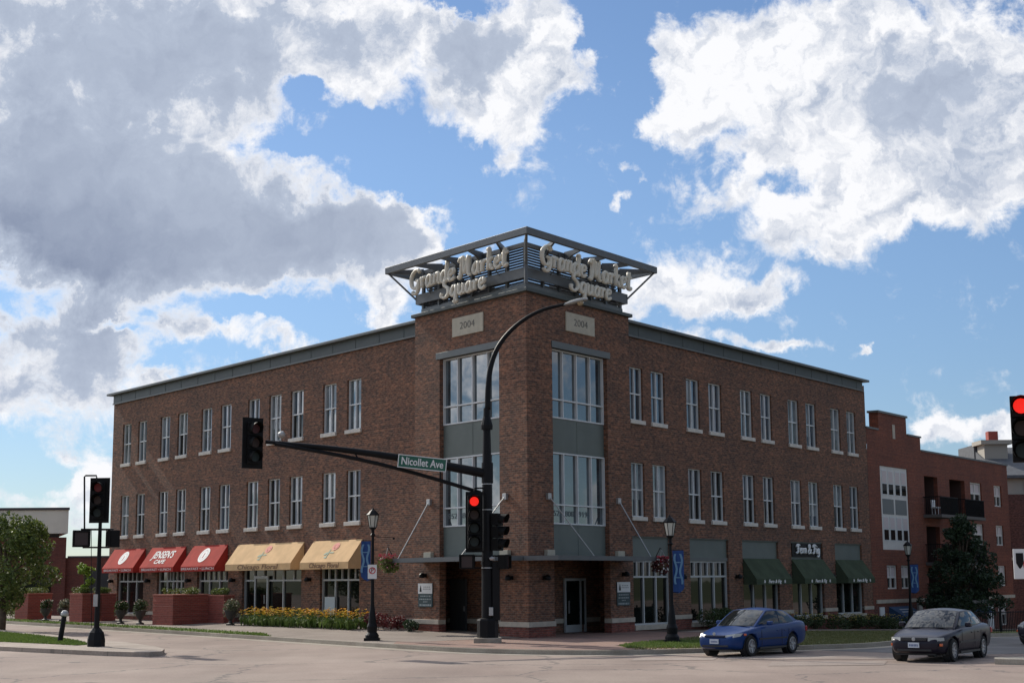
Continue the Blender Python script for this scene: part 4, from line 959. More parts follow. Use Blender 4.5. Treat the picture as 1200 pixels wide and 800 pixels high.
def blue_awning(u0, u1, zt, zb, label, lines=False):
    mb = MB(); prof = [(.01, zt), (1.0, zb), (1.0, zb - .2), (.97, zb - .2), (.97, zb - .02), (.01, zt - .06)]; n = 6
    mb.mesh([F('R', u0, o, z) for o, z in prof] + [F('R', u1, o, z) for o, z in prof], [tuple(range(n)), tuple(range(2 * n - 1, n - 1, -1))] + [(i, n + i, n + (i + 1) % n, (i + 1) % n) for i in range(n)])
    for u in (u0, u1 - .02): mb.extr([F('R', u, .01, zt - .03), F('R', u, .97, zb - .03), F('R', u, .97, zb - .2), F('R', u, .01, zb - .2)], dR * .02)
    o = pA(mb, 'awning', M_blu, label=label)
    if lines:
        s_ = (F('R', 0, .01, zt) - F('R', 0, 1.0, zb)).normalized(); n_ = dR.cross(s_); mb = MB()
        for k_ in range(3):
            P = F('R', (u0 + u1) / 2, .3 + .22 * k_, zt + (zb - zt) * (.3 + .22 * k_)) + n_ * .015; L_ = [1.5, 1.9, 1.2][k_] / 2
            mb.mesh([P - dR * L_ - s_ * .05, P + dR * L_ - s_ * .05, P + dR * L_ + s_ * .05, P - dR * L_ + s_ * .05], [(0, 1, 2, 3)])
        mb.build('lettering', mat('grey_lettering', (.35, .38, .42), .7), o, origin=O2)
blue_awning(34.2, 37.3, .62, .05, 'small blue awning with pale lettering on the red apartment block', True)
blue_awning(40.3, 44.0, .9, .2, 'left one of two wide blue awnings behind the dark tree')
blue_awning(44.6, 48.2, .9, .2, 'right one of two wide blue awnings behind the dark tree')
for a, b in ((33.9, 37.6), (41, 47.5)):
    mb = MB(); mb.fb('R', a, b, -.29, -.25, -1.7, .2); sf = pA(mb, 'shop_window', M_glS)
    mb = MB(); u = a
    while u < b: mb.fb('R', u, u + .07, -.25, -.18, -1.7, .2); u += (b - a) / 4 - .02
    mb.build('frame', M_framed, sf, origin=O2)
mb = MB(); mb.fb('R', 50.2, 51.2, .0, .08, -1.7, .5); pA(mb, 'side_door', M_white)
mb = MB(); mb.fb('R', 32.9, 33.5, .0, .06, .15, .62); pA(mb, 'wall_notice', M_signw, label='small white notice on the red wall')
mb = MB(); mb.fb('R', 32.95, 33.7, .0, .12, -1.0, -.2); pA(mb, 'meter_box', M_blk2)
mb = MB(); c = F('R', 38.6, .15, .35); mb.fb('R', 38.35, 38.9, 0, .14, .1, .75); pA(mb, 'wall_light', M_galv)

# darker building with a grey pitched roof and chimney behind
O3 = Vector((40, 110, 0)); D3 = thing('gabled_building', 'dark brick building with grey pitched roof and red chimney pot at the right edge', 'building', O3)
def p3(mb, name, m, **kw): return mb.build(name, m, D3, origin=O3, **kw)
mb = MB(); mb.box(34.3, 62, 106.4, 122, -3, 7.85); p3(mb, 'wall', M_nb2)
mb = MB(); mb.box(34.9, 62, 108, 121.5, 7.852, 9.3); p3(mb, 'upper_wall', mat('cream_siding', (.42, .39, .33), .8, var=.06))
mb = MB(); mb.extr([(34.4, 107.3, 9.25), (34.4, 114, 11.75), (34.4, 122.2, 9.25), (34.4, 122.2, 9.05), (34.4, 107.3, 9.05)], (28, 0, 0)); p3(mb, 'roof', mat('grey_shingle', (.10, .105, .115), .85, var=.15, vscale=3))
a_ = atY(1163, 530, 112); cu_ = Vector((a_.x, 112, 0))
for z0, z1, wd in ((8.5, 11.75, .85), (11.752, 12.05, 1.15)):
    mb = MB(); mb.box(cu_.x - wd, cu_.x + wd, 112 - wd, 112 + wd, z0, z1); p3(mb, 'chimney_stack', mat('cream_render', (.36, .33, .28), .8))
mb = MB(); mb.box(cu_.x - .35, cu_.x + .35, 111.6, 112.3, 12.052, 12.75); p3(mb, 'chimney_pot', mat('red_pot', (.30, .06, .045), .8))
q0 = atY(1141, 521, 113); mb = MB(); mb.extr([(q0.x, 113, q0.z), (q0.x + 1.4, 113, q0.z - .1), (q0.x + 3.4, 113, q0.z - 4.2), (q0.x, 113, q0.z - 4)][::-1], (0, 4, 0)); p3(mb, 'dormer_roof', MATS['grey_shingle'])
for x in (36.2, 39.4):
    mb = MB(); mb.box(x, x + 1.5, 107.93, 107.995, 7.95, 9.0); wq = p3(mb, 'window', wf); mb = MB(); mb.box(x + .12, x + .68, 107.91, 107.93, 8.05, 8.9); mb.build('pane', M_glS, wq, origin=O3); mb = MB(); mb.box(x + .82, x + 1.38, 107.91, 107.93, 8.05, 8.9); mb.build('pane', M_glS, wq, origin=O3)
for x, z in ((36.2, 4.6), (36.2, 1.0), (39.6, 4.6), (39.6, 1.0)):
    mb = MB(); mb.box(x, x + 1.6, 106.33, 106.395, z, z + 1.9); wq = p3(mb, 'window', M_cap); mb = MB(); mb.box(x + .1, x + 1.5, 106.31, 106.33, z + .1, z + 1.8); mb.build('pane', M_glS, wq, origin=O3)
mb = MB(); mb.box(34.2, 62, 106.3, 106.398, 3.3, 3.5); p3(mb, 'stone_band', M_stone)
# black railing fence in front of it
fb_ = gr(1140, 744, -.35); ft = Vector((27.0, 73.5, 0)); fd_ = (ft - Vector((fb_.x, fb_.y, 0)))
FE = thing('railing_fence', 'low black railing fence beyond the dark sedan at the right', 'fence', (fb_.x, fb_.y, g(fb_.x, fb_.y)))
mb = MB(); L_ = fd_.length; dv = fd_.normalized()
for k_ in range(int(L_ / .12)):
    p = dv * k_ * .12; mb.box(-.012, .012, -.012, .012, .05, 1.0, Matrix.Translation(p))
for z in (.15, .95): mb.tube([Vector((0, 0, z)), dv * L_ + Vector((0, 0, z))], .02, 6)
mb.build('rail_panel', M_blk, FE)
for k_ in range(5):
    mb = MB(); p = dv * (L_ * k_ / 4); mb.box(-.04, .04, -.04, .04, -.6, 1.12, Matrix.Translation(p)); mb.build('post', M_blk, FE)

# ------------------------------------------------------------------ low building at the left
O4 = Vector((-40, 110, 0)); Lb = thing('low_building', 'low maroon brick building with a pale grey upper box beyond the left tree', 'building', O4)
def p4(mb, name, m, **kw): return mb.build(name, m, Lb, origin=O4, **kw)
mb = MB(); mb.prism([(-75, 110), (-32.1, 110), (-41, 135), (-75, 135)], -.5, 5.45); mb.box(-35, -14, 110.3, 110.9, -.5, 4.0); mb.box(-32, -14, 110.9, 135, -.5, 3.9); p4(mb, 'wall', M_lb)
mb = MB(); mb.prism([(-76, 109.6), (-31.9, 109.6), (-41, 134), (-76, 134)], 5.72, 7.38); p4(mb, 'upper_box', mat('pale_stucco', (.72, .68, .58), .85, var=.06, vscale=.8))
mb = MB(); mb.prism([(-75, 110.2), (-32.7, 110.2), (-42, 133), (-75, 133)], 5.452, 5.718); p4(mb, 'clerestory', M_dark)
mb = MB(); mb.prism([(-76.1, 109.5), (-31.8, 109.5), (-41, 134.1), (-76.1, 134.1)], 7.382, 7.56); mb.box(-32.05, -13.9, 110.25, 110.95, 4.002, 4.12); p4(mb, 'coping', mat('dark_coping', (.06, .05, .055), .6))
mb = MB(); q = atY(101, 668, 110.5); mb.box(q.x, q.x + 3.6, 110.2, 110.28, .2, q.z); p4(mb, 'garage_shade_panel', M_dark)  # flat dark panel in place of the shade inside an opening
mb = MB(); q = atY(20, 655, 110); mb.box(q.x - 8, q.x + 2.5, 109.93, 109.99, 1.1, 2.6); wn_ = p4(mb, 'window', M_glS)

# ------------------------------------------------------------------ foliage helpers
def leaf_cloud(mb, pts, n, size, rnd=random, flat=.6):
    """pts: list of (centre, radii) clumps"""
    tot = sum(p[1][0] * p[1][1] * p[1][2] for p in pts) ** 1
    for c, r in pts:
        k_ = max(3, int(n * (r[0] * r[1] * r[2]) / tot))
        for _ in range(k_):
            while True:
                v = Vector((rnd.uniform(-1, 1), rnd.uniform(-1, 1), rnd.uniform(-1, 1)))
                if .1 < v.length <= 1: break
            v = v.normalized() * (v.length ** .45); p = Vector(c) + Vector((v.x * r[0], v.y * r[1], v.z * r[2]))
            a = Vector((rnd.gauss(0, 1), rnd.gauss(0, 1), rnd.gauss(0, flat))).normalized(); b = a.cross(Vector((rnd.gauss(0, 1), rnd.gauss(0, 1), rnd.gauss(0, 1)))).normalized()
            s = size * rnd.uniform(.6, 1.4)
            mb.mesh([p - a * s, p + b * s * .5, p + a * s, p - b * s * .5], [(0, 1, 2, 3)])
def tree(name, label, loc, h, cr, trunk_h, m, n=9000, size=.11, shape='round', clumps=46, seed=1, group=None):
    rnd = random.Random(seed); t = thing(name, label, 'tree', loc, group=group)
    mb = MB(); tr = .035 * h ** .9
    top = trunk_h + (h - trunk_h) * .8; mb.tube([(0, 0, -.1), (tr * .3, 0, trunk_h * .5), (0, tr * .4, trunk_h), (tr * .5, -tr * .3, (trunk_h + top) / 2), (0, 0, top)], [tr * 1.3, tr, tr * .85, tr * .5, tr * .12], 9)
    cl = []
    for i in range(clumps):
        tz = rnd.random()
        if shape == 'cone': rr = cr * (1 - tz) ** .85 + .08 * cr
        else: rr = cr * math.sqrt(max(.02, 1 - (2 * tz - 1) ** 2)) * (1.0 if tz < .55 else .92)
        a = rnd.uniform(0, 6.283); q = rr * math.sqrt(rnd.uniform(.12, 1.0)) * .95
        z = trunk_h * .85 + (h - trunk_h * .85) * (.06 + .9 * tz); cs = cr * rnd.uniform(.14, .33) * ((.85 - .35 * tz) if shape == 'cone' else 1)
        c = Vector((math.cos(a) * q, math.sin(a) * q, z)); cl.append((c, (cs, cs, cs * .7)))
        if i % 2 == 0:
            z0 = trunk_h * .9 + (z - trunk_h * .9) * .45; mb.tube([(0, 0, z0), tuple(c * .5 + Vector((0, 0, z0 * .5 + .02 * h))), tuple(c)], [tr * .34, tr * .2, tr * .06], 5)
    mb.build('trunk', M_bark, t, smooth=True)
    mb = MB(); leaf_cloud(mb, cl, n, size, rnd); mb.build('crown', m, t)
    return t
tree('street_tree', 'round green tree cut by the left edge of the picture', (-23.9, 72.0, .1), 5.35, 2.35, 1.3, M_lfL, 9500, .095, clumps=70, seed=3)
pr_ = F('R', 37.1, 3.2); tree('dense_tree', 'dark pointed tree in front of the red apartment block', (pr_.x, pr_.y, g(pr_.x, pr_.y)), 6.55, 2.55, .8, M_lfD, 15000, .085, 'cone', 130, seed=8)

# ------------------------------------------------------------------ planters, urns, flower beds along the left pavement
def planter(u0, u1, o0, o1, zt, label, sap=False):
    z0 = min(zside(u0, o1), zside(u1, o1)) - .06; c = F('L', (u0 + u1) / 2, (o0 + o1) / 2, z0); t = thing('brick_planter', label, 'planter', c, group='red brick planters along the left pavement')
    mb = MB(); w_ = .2
    mb.fb('L', u0, u1, o1 - w_, o1, z0, zt); mb.fb('L', u0, u1, o0, o0 + w_, z0, zt); mb.fb('L', u0, u0 + w_, o0 + w_, o1 - w_, z0, zt); mb.fb('L', u1 - w_, u1, o0 + w_, o1 - w_, z0, zt)
    z = z0 + .25
    while z < zt - .1: mb.fb('L', u0 - .012, u1 + .012, o0 - .012, o1 + .012, z, z + .03); z += .22
    mb.build('box', M_pl, t, origin=c)
    mb = MB(); mb.fb('L', u0 - .03, u1 + .03, o0 - .03, o1 + .03, zt + .001, zt + .06); mb.build('rim', mat('red_stone_rim', (.36, .12, .085), .8), t, origin=c)
    mb = MB(); rnd = random.Random(int(u0 * 10)); cl = []
    for k_ in range(14): cl.append((F('L', rnd.uniform(u0 + .2, u1 - .2), rnd.uniform(o0 + .2, o1 - .2), zt + .12 + rnd.random() * .14), (.25, .25, .16)))
    leaf_cloud(mb, cl, 1300, .045, rnd); mb.build('foliage', M_lfL, t, origin=c)
    return t
planter(23.2, 25.4, 1.15, 3.0, 1.60, 'largest red brick planter, right of the leaning pair of urns, under the red awnings')
planter(21.6, 23.197, .6, 1.16, 1.56, 'smaller red brick planter tucked behind the largest one, next to the flower bed')
planter(33.9, 35.6, 2.25, 3.05, 1.62, 'red brick planter behind the left signal post, holding a bright green sapling')
planter(33.95, 35.4, 1.15, 1.95, 1.60, 'red brick planter just right of the left signal post')
planter(41.8, 43.8, 1.6, 3.0, 1.60, 'red brick planter farthest left, beside the round tree')
ps = F('L', 34.7, 2.65, 1.62); tree('sapling', 'small bright green sapling growing out of a red brick planter', ps, 1.75, .62, .35, M_lfB, 1500, .07, 'round', 16, seed=5)
def urn(u, o, label, mi):
    z = zside(u, o); p = F('L', u, o, z); t = thing('flower_urn', label, 'urn', p, group='dark flower urns on the left pavement')
    mb = MB(); mb.lathe([(.20, -.03), (.20, .05), (.09, .09), (.07, .2), (.15, .28), (.24, .45), (.28, .62), (.30, .66), (.27, .66)], n=16); mb.build('urn', mat('dark_cast_urn', (.035, .032, .03), .6), t, smooth=False)
    rnd = random.Random(int(u * 7)); mb = MB(); leaf_cloud(mb, [(Vector((rnd.uniform(-.2, .2), rnd.uniform(-.2, .2), .78 + rnd.uniform(-.05, .22))), (.22, .22, .2)) for _ in range(7)] + [(Vector((.25, 0, .6)), (.1, .1, .2)), (Vector((-.25, 0, .55)), (.1, .1, .2))], 900, .05, rnd)
    mb.build('foliage', M_lfS if mi else leaf('grey_green_leaf', (.10, .12, .06), (.22, .22, .14)), t)
    mb = MB()
    for _ in range(26):
        a = rnd.uniform(0, 6.28); r_ = rnd.uniform(.05, .33); c = Vector((math.cos(a) * r_, math.sin(a) * r_, .9 + rnd.uniform(-.15, .2))); mb.lathe([(.005, 0), (.035, .02), (.005, .035)], c, 5)
    mb.build('blossoms', M_ppet if mi else mat('buff_petal', (.55, .42, .28), .7), t)
urn(39.1, 3.0, 'dark urn of flowers beside the farthest left planter', 1); urn(37.6, 2.6, 'dark urn left of the leaning post, half hidden', 0)
urn(29.1, 3.0, 'left one of two dark urns in front of the first shop window', 1); urn(26.8, 3.0, 'right one of two dark urns, beside the largest planter', 1); urn(19.5, 1.9, 'dark urn with buff flowers between the planter and the yellow flower bed', 0)
# daylily bed
FB = thing('flower_bed', 'long bed of yellow and orange daylilies under the tan awnings', 'flower bed', F('L', 13.4, 1.5, .4))
c0 = F('L', 13.4, 1.5, .4); mbl, mby, mbo, mbs = MB(), MB(), MB(), MB(); rnd = random.Random(5)
for k_ in range(420):
    u = rnd.uniform(8.9, 18.4); o = rnd.uniform(.95, 2.05); p = F('L', u, o, zside(u, o)); hh = rnd.uniform(.3, .55)
    for _ in range(9):
        a = rnd.uniform(0, 6.28); l = rnd.uniform(.12, .3); d = Vector((math.cos(a), math.sin(a), 0)); sdv = Vector((-d.y, d.x, 0)) * .014
        m1 = p + d * l * .4 + Vector((0, 0, hh * .75)); e = p + d * l + Vector((0, 0, hh * rnd.uniform(.5, .95)))
        mbl.mesh([p - sdv, p + sdv, m1 + sdv, m1 - sdv, e], [(0, 1, 2, 3), (3, 2, 4)])
    if k_ % 100 < 88:
        for _ in range(2):
            q = p + Vector((rnd.uniform(-.1, .1), rnd.uniform(-.1, .1), hh + rnd.uniform(.06, .26))); t_ = mby if rnd.random() < .62 else mbo
            for j in range(5):
                a = j * 1.257 + rnd.random(); d = Vector((math.cos(a), math.sin(a), .5)) * rnd.uniform(.05, .075); s2 = Vector((-d.y, d.x, 0)) * .45
                t_.mesh([q, q + d * .6 + s2, q + d, q + d * .6 - s2], [(0, 1, 2, 3)])
            mbs.tube([p, q], .006, 3)
for b_, nm, mm in ((mbl, 'foliage', M_blade), (mby, 'yellow_blossoms', M_yel), (mbo, 'orange_blossoms', M_org), (mbs, 'stems', M_blade)):
    o = b_.build(nm, mm, FB, origin=c0); o['kind'] = 'stuff'
def shrub(name, label, cat, sd, u0, u1, o0, o1, h, m, n, seed, zf, flowers=None, sz=.05):
    rnd = random.Random(seed); c = F(sd, (u0 + u1) / 2, (o0 + o1) / 2, zf(u0, o0)); t = thing(name, label, cat, c); cl = []
    k_ = int((u1 - u0) * 4) + 3
    for i in range(k_):
        u = rnd.uniform(u0, u1); o = rnd.uniform(o0, o1); cl.append((F(sd, u, o, zf(u, o) + h * rnd.uniform(.3, .7)) - c, (.3, .3, h * .35)))
    mb = MB(); leaf_cloud(mb, cl, n, sz, rnd); f = mb.build('foliage', m, t)
    mb = MB()
    for i in range(k_): p = cl[i][0]; mb.tube([(p.x, p.y, -.1), tuple(p)], .012, 4)
    so_ = mb.build('stems', M_bark, t); so_['kind'] = 'stuff'
    if flowers:
        mb = MB()
        for i in range(int((u1 - u0) * 22)):
            u = rnd.uniform(u0, u1); o = rnd.uniform(o0, o1); mb.lathe([(.005, 0), (.045, .02), (.005, .04)], F(sd, u, o, zf(u, o) + h * rnd.uniform(.6, 1.05)) - c, 5)
        o_ = mb.build('blossoms', flowers, t); o_['kind'] = 'stuff'
    return t
zR = lambda u, o: g(*F('R', u, o)[:2]) + .12
shrub('burgundy_shrub', 'low burgundy shrub between the daylilies and the left lamp post', 'shrub', 'L', 7.2, 8.8, .6, 1.4, .7, M_burg, 1500, 4, zside)
shrub('evergreen_shrub', 'dark low shrub beside the left lamp post base', 'shrub', 'L', 5.9, 6.6, .75, 1.2, .5, M_lfD, 500, 9, zside)
shrub('evergreen_shrub', 'dark shrub at the wall behind the bonnet of the blue car', 'shrub', 'R', 11.4, 15.0, .5, 1.5, .95, M_lfS, 4200, 6, zR)
shrub('flower_border', 'low green border with yellow flowers along the wall between the two cars', 'flower bed', 'R', 19, 33.5, .5, 1.6, .75, M_lfS, 9000, 7, zR, mat('dull_yellow_petal', (.35, .28, .05), .7))
shrub('small_shrub', 'small green shrubs at the far left by the low building', 'shrub', 'L', 45, 52, 1.5, 3.0, .9, M_lfL, 2400, 12, zside)

# hanging baskets on the canopy ends
def basket(p, label, seed, mm):
    t = thing('hanging_basket', label, 'hanging basket', p, group='hanging flower baskets at the canopies'); rnd = random.Random(seed)
    mb = MB(); mb.lathe([(.05, -.26), (.17, -.18), (.25, -.02), (.26, .0), (.2, .0)], n=14); mb.build('basket', mat('coir', (.12, .08, .05), .9), t)
    mb = MB(); leaf_cloud(mb, [(Vector((rnd.uniform(-.25, .25), rnd.uniform(-.25, .25), rnd.uniform(-.3, .12))), (.2, .2, .18)) for _ in range(12)], 1300, .045, rnd); mb.build('foliage', M_lfL if mm else M_burg, t)
    for nm, m_, zlo, zhi in (('blossoms', M_rpet, .05, .28), ('pale_blossoms', M_ppet if mm else M_signw, -.3, .15)):
        mb = MB()
        for _ in range(60):
            a = rnd.uniform(0, 6.28); r_ = rnd.uniform(.1, .42); mb.lathe([(.005, -.02), (.035, .01), (.005, .035)], (math.cos(a) * r_, math.sin(a) * r_, rnd.uniform(zlo, zhi)), 5)
        mb.build(nm, m_, t)
    mb = MB(); [mb.tube([(.24 * math.cos(a), .24 * math.sin(a), 0), (0, 0, .55)], .006, 4) for a in (0, 2.1, 4.2)]; mb.build('chains', M_galv, t)
basket(F('L', 6.55, 1.85, 3.0), 'basket of pink and red flowers hanging at the left canopy', 2, True)
basket(F('R', 6.6, 1.85, 2.85), 'basket of dark red foliage hanging at the right canopy', 3, False)
mb = MB()
for sd, u in (('L', 6.55), ('R', 6.6)):
    mb = MB(); mb.tube([F(sd, u - .25, 1.7, 3.0 + .05), F(sd, u - .1, 1.85, 3.45), F(sd, u, 1.85, 3.55 if sd == 'L' else 3.40)], .018, 6); part(mb, 'basket_hook', M_blk)

# ------------------------------------------------------------------ lamp posts with blue banners
def lamp_post(loc, h, label, banner_side, blabel, sign=None, arm=None, bwid=.40):
    t = thing('lamp_post', label, 'lamp post', loc, group='black lantern lamp posts')
    mb = MB(); mb.box(-.27, .27, -.27, .27, 0, .1); mb.lathe([(.24, .1), (.24, .2), (.17, .3), (.19, .5), (.14, .62), (.11, .95), (.075, 1.2), (.075, 1.25)], n=16); mb.build('base', M_blk, t)
    mb = MB(); mb.tube([(0, 0, 1.2), (0, 0, h - .95)], [.066, .05], 12); mb.lathe([(.05, h - .96), (.10, h - .9), (.05, h - .84), (.06, h - .72), (.13, h - .66), (.13, h - .63)], n=12); mb.build('pole', M_blk, t, smooth=False)
    mb = MB()
    for k_ in range(6):
        a = k_ * math.pi / 3; c, s = math.cos(a), math.sin(a); mb.tube([(.12 * c, .12 * s, h - .63), (.20 * c, .20 * s, h - .2)], .012, 4)
    mb.lathe([(.215, h - .2), (.235, h - .18), (.12, h - .05), (.05, h), (.02, h + .06)], n=6); lc = mb.build('lantern', M_blk, t)
    mb = MB(); mb.lathe([(.115, h - .62), (.19, h - .21)], n=6); mb.build('glass', mat('milky_lamp_glass', (.50, .50, .44), .3), lc)
    for z in (h - 1.1, h - 2.5):
        mb = MB(); mb.tube([(0, 0, z), (banner_side[0] * (bwid + .07), banner_side[1] * (bwid + .07), z)], .012, 6); mb.build('banner_arm', M_blk, t)
    if sign:
        mb = MB(); mb.box(-.16, .16, -.10, -.085, sign - .25, sign + .25); sg = mb.build('parking_sign', M_signw, t)
        rdm = mat('sign_red', (.5, .05, .06), .5); mb = MB(); disc(mb, Vector((0, -.104, sign + .04)), Vector((1, 0, 0)), Vector((0, 0, 1)), .12, .12, .72); mb.box(-.13, .13, -.106, -.103, -.012, .012, Matrix.Translation((0, 0, sign + .04)) @ Matrix.Rotation(R(-45), 4, 'Y')); mb.build('red_ring', rdm, sg)
        text('letter', 'P', .2, (0, -.101, sign + .04), (1, 0, 0), (0, 0, 1), M_blk, sg)
    if arm:
        mb = MB(); mb.tube([(0, 0, h - .95), (arm, 0, h - 1.0)], .012, 6); mb.lathe([(.03, -.04), (.045, 0), (.03, .04)], (arm, 0, h - 1.03), 8); mb.build('basket_arm', M_blk, t)
    b = thing('banner', blabel, 'banner', (loc[0], loc[1], loc[2]), group='blue banners on the lamp posts')
    sx_, sy_ = banner_side; z0, z1 = h - 2.48, h - 1.12; mb = MB(); r_ = Vector((sx_, sy_, 0))
    bw = bwid; nn = 6
    for k_ in range(nn):
        a0, a1 = .07 + bw * k_ / nn, .07 + bw * (k_ + 1) / nn; w0, w1 = .02 * math.sin(k_ * 1.3), .02 * math.sin((k_ + 1) * 1.3); pp = Vector((-sy_, sx_, 0))
        low = lambda x: z0 - .10 * math.sin((x - .07) / bw * math.pi) + .12 * ((x - .07) / bw)
        P_ = [r_ * a0 + pp * w0 + Vector((0, 0, low(a0))), r_ * a1 + pp * w1 + Vector((0, 0, low(a1))), r_ * a1 + pp * w1 + Vector((0, 0, z1)), r_ * a0 + pp * w0 + Vector((0, 0, z1))]
        mb.mesh(P_ + [p + pp * .006 for p in P_], [(0, 1, 2, 3), (7, 6, 5, 4)])
    cl = mb.build('cloth', mat('royal_blue_banner', (.014, .055, .20), .75), b)
    mb = MB(); ly = mat('light_blue_print', (.12, .24, .38), .7)
    side = -1 if (-Vector((-sy_, sx_, 0)).y) < 0 else 1
    pp = Vector((-sy_, sx_, 0)); cam_side = -1 if pp.y > 0 else 1; off = pp * (.035 * cam_side)
    for kx in (.17, .36):
        pts = [r_ * (kx + .04 * math.sin(zz * 9 + kx * 20)) + off + Vector((0, 0, z0 + .25 + zz)) for zz in [i * .1 for i in range(int((z1 - z0 - .3) / .1) + 1)]]
        for p, q in zip(pts[:-1], pts[1:]): mb.mesh([p - r_ * .045, p + r_ * .03, q + r_ * .03, q - r_ * .045], [(0, 1, 2, 3)])
    for zz in (.45, .95): p = r_ * .27 + off * 1.05 + Vector((0, 0, z0 + zz)); mb.mesh([p - r_ * .14, p + r_ * .14, p + r_ * .14 + Vector((0, 0, .035)), p - r_ * .14 + Vector((0, 0, .035))], [(0, 1, 2, 3)])
    mb.build('printed_figure', ly, b)
l1 = gr(436, 750.3, .14); l2 = gr(788, 753, .14)
lamp_post((l1.x, l1.y, .14), 4.62, 'black lantern post on the left pavement, with a small no-parking sign', (-1, 0), 'blue banner on the left lamp post', sign=2.42, arm=.75, bwid=.34)
lamp_post((l2.x, l2.y, .14), 4.15, 'black lantern post standing in the grass in front of the first right shop window', (.97, .2), 'blue banner on the lamp post right of the corner')
p_ = F('R', 26.9, 4.1); zz = g(p_.x, p_.y) + .15
lamp_post((p_.x, p_.y, zz), 3.93 - zz + .02, 'black lantern post behind the dark sedan at the right', (1, 0), 'blue banner on the lamp post behind the dark sedan')

# ------------------------------------------------------------------ traffic signals
def lamp_m(col, on):
    if col == 'dim red': return mat('signal_lens_dim', (.07, .006, .006), .6, emit=(1, .02, .01), es=.012)
    return mat('signal_lens_%s_%d' % (col, on), {'red': (.5, .01, .01), 'amber': (.10, .035, .01), 'green': (.01, .06, .05)}[col] if on else {'red': (.05, .006, .006), 'amber': (.03, .012, .006), 'green': (.006, .016, .014)}[col], .6, emit=(1, .02, .01) if on else None, es=.8)
def head(parent, loc, rz, cols, lit=None, s=1.2, plate=True, name='signal_head'):
    """housing facing local -y; loc is the centre; s = scale"""
    M = Matrix.Translation(loc) @ Matrix.Rotation(rz, 4, 'Z') @ Matrix.Scale(s, 4); n = len(cols); hh = .355 * n
    mb = MB()
    for k_ in range(n): zc = hh / 2 - .355 * (k_ + .5); mb.box(-.17, .17, -.10, .12, zc - .172, zc + .172, M)
    o = mb.build(name, M_blk2, parent, bevel=.015)
    if plate: mb = MB(); mb.box(-.29, .29, -.03, -.005, -hh / 2 - .11, hh / 2 + .11, M); mb.build('backplate', M_blk2, o)
    for k_, c in enumerate(cols):
        zc = hh / 2 - .355 * (k_ + .5); mb = MB(); vs = []; N = 16
        mb.lathe([(.005, 0), (.09, -.010), (.122, -.03)][::-1], M @ Vector((0, -.135, zc)), 16, (Matrix.Rotation(rz, 3, 'Z') @ Matrix.Rotation(R(-90), 3, 'X')) * s); mb.build('lens', lamp_m(c, lit == k_), o)
        mb = MB(); a0, a1 = R(-35), R(215)
        for j in range(N):
            t0, t1 = a0 + (a1 - a0) * j / N, a0 + (a1 - a0) * (j + 1) / N
            for r_ in (.155, .148):
                P_ = []
                for t in (t0, t1):
                    for y in (-.10, -.36 + .07 * (1 - math.sin(t))): P_.append(M @ Vector((r_ * math.cos(t), y, zc + r_ * math.sin(t))))
                mb.mesh(P_, [(0, 1, 3, 2)])
        mb.build('visor', M_blk2, o)
    return o
def ped(parent, loc, rz, s=1.1):
    M = Matrix.Translation(loc) @ Matrix.Rotation(rz, 4, 'Z') @ Matrix.Scale(s, 4); mb = MB(); mb.box(-.22, .22, -.12, .12, -.22, .22, M); o = mb.build('pedestrian_signal', M_blk2, parent, bevel=.02)
    mb = MB(); mb.box(-.23, .23, -.2, -.12, .18, .225, M); mb.box(-.23, -.205, -.2, -.12, -.2, .18, M); mb.box(.205, .23, -.2, -.12, -.2, .18, M); mb.build('hood', M_blk2, o)
    mb = MB(); mb.box(-.17, .17, -.125, -.119, -.17, .17, M); mb.build('face', mat('dim_signal_face', (.03, .012, .01), .4), o)
pb = gr(571.5, 752.5, .14); PY = pb.y
def W(x, y, Y=None): q = atY(x, y, Y or PY); return Vector((q.x - pb.x, q.y - pb.y, q.z - .14))
T = thing('signal_mast', 'tall black signal mast with a long arm, a street light and a street name sign', 'traffic light', (pb.x, pb.y, .14))
mb = MB(); mb.box(-.47, .47, -.47, .47, -.1, .17); mb.build('plinth', M_concr, T, bevel=.03)
mb = MB(); mb.lathe([(.36, .172), (.36, .74), (.33, .80), (.24, .82)], n=8); mb.build('base_cover', M_blk, T)
ztop = W(571, 478).z
mb = MB(); mb.tube([(0, 0, .8), (0, 0, 2.65), (0, 0, 6.3), (0, 0, ztop)], [.205, .195, .155, .11], 16); mb.lathe([(.22, 2.62), (.22, 2.72)], n=16); mb.lathe([(.2, ztop - .75), (.21, ztop - .6), (.13, ztop - .3)], n=12); mb.build('pole', M_blk, T, smooth=False)
mb = MB()
for z in (W(571, 567).z, W(571, 597).z, W(571, 665).z): mb.lathe([(.19 if z > 4 else .215, z - .015), (.19 if z > 4 else .215, z + .015)], n=16)
mb.build('strap', M_galv, T)
mb = MB(); mb.box(.17, .42, -.18, .2, .75, 2.72); mb.build('equipment_box', M_blk, T, bevel=.02)
mb = MB(); c = W(575.5, 716, PY - .3); mb.box(c.x - .07, c.x + .07, c.y - .05, c.y + .05, c.z - .14, c.z + .14); mb.build('push_button', M_galv, T, bevel=.01)
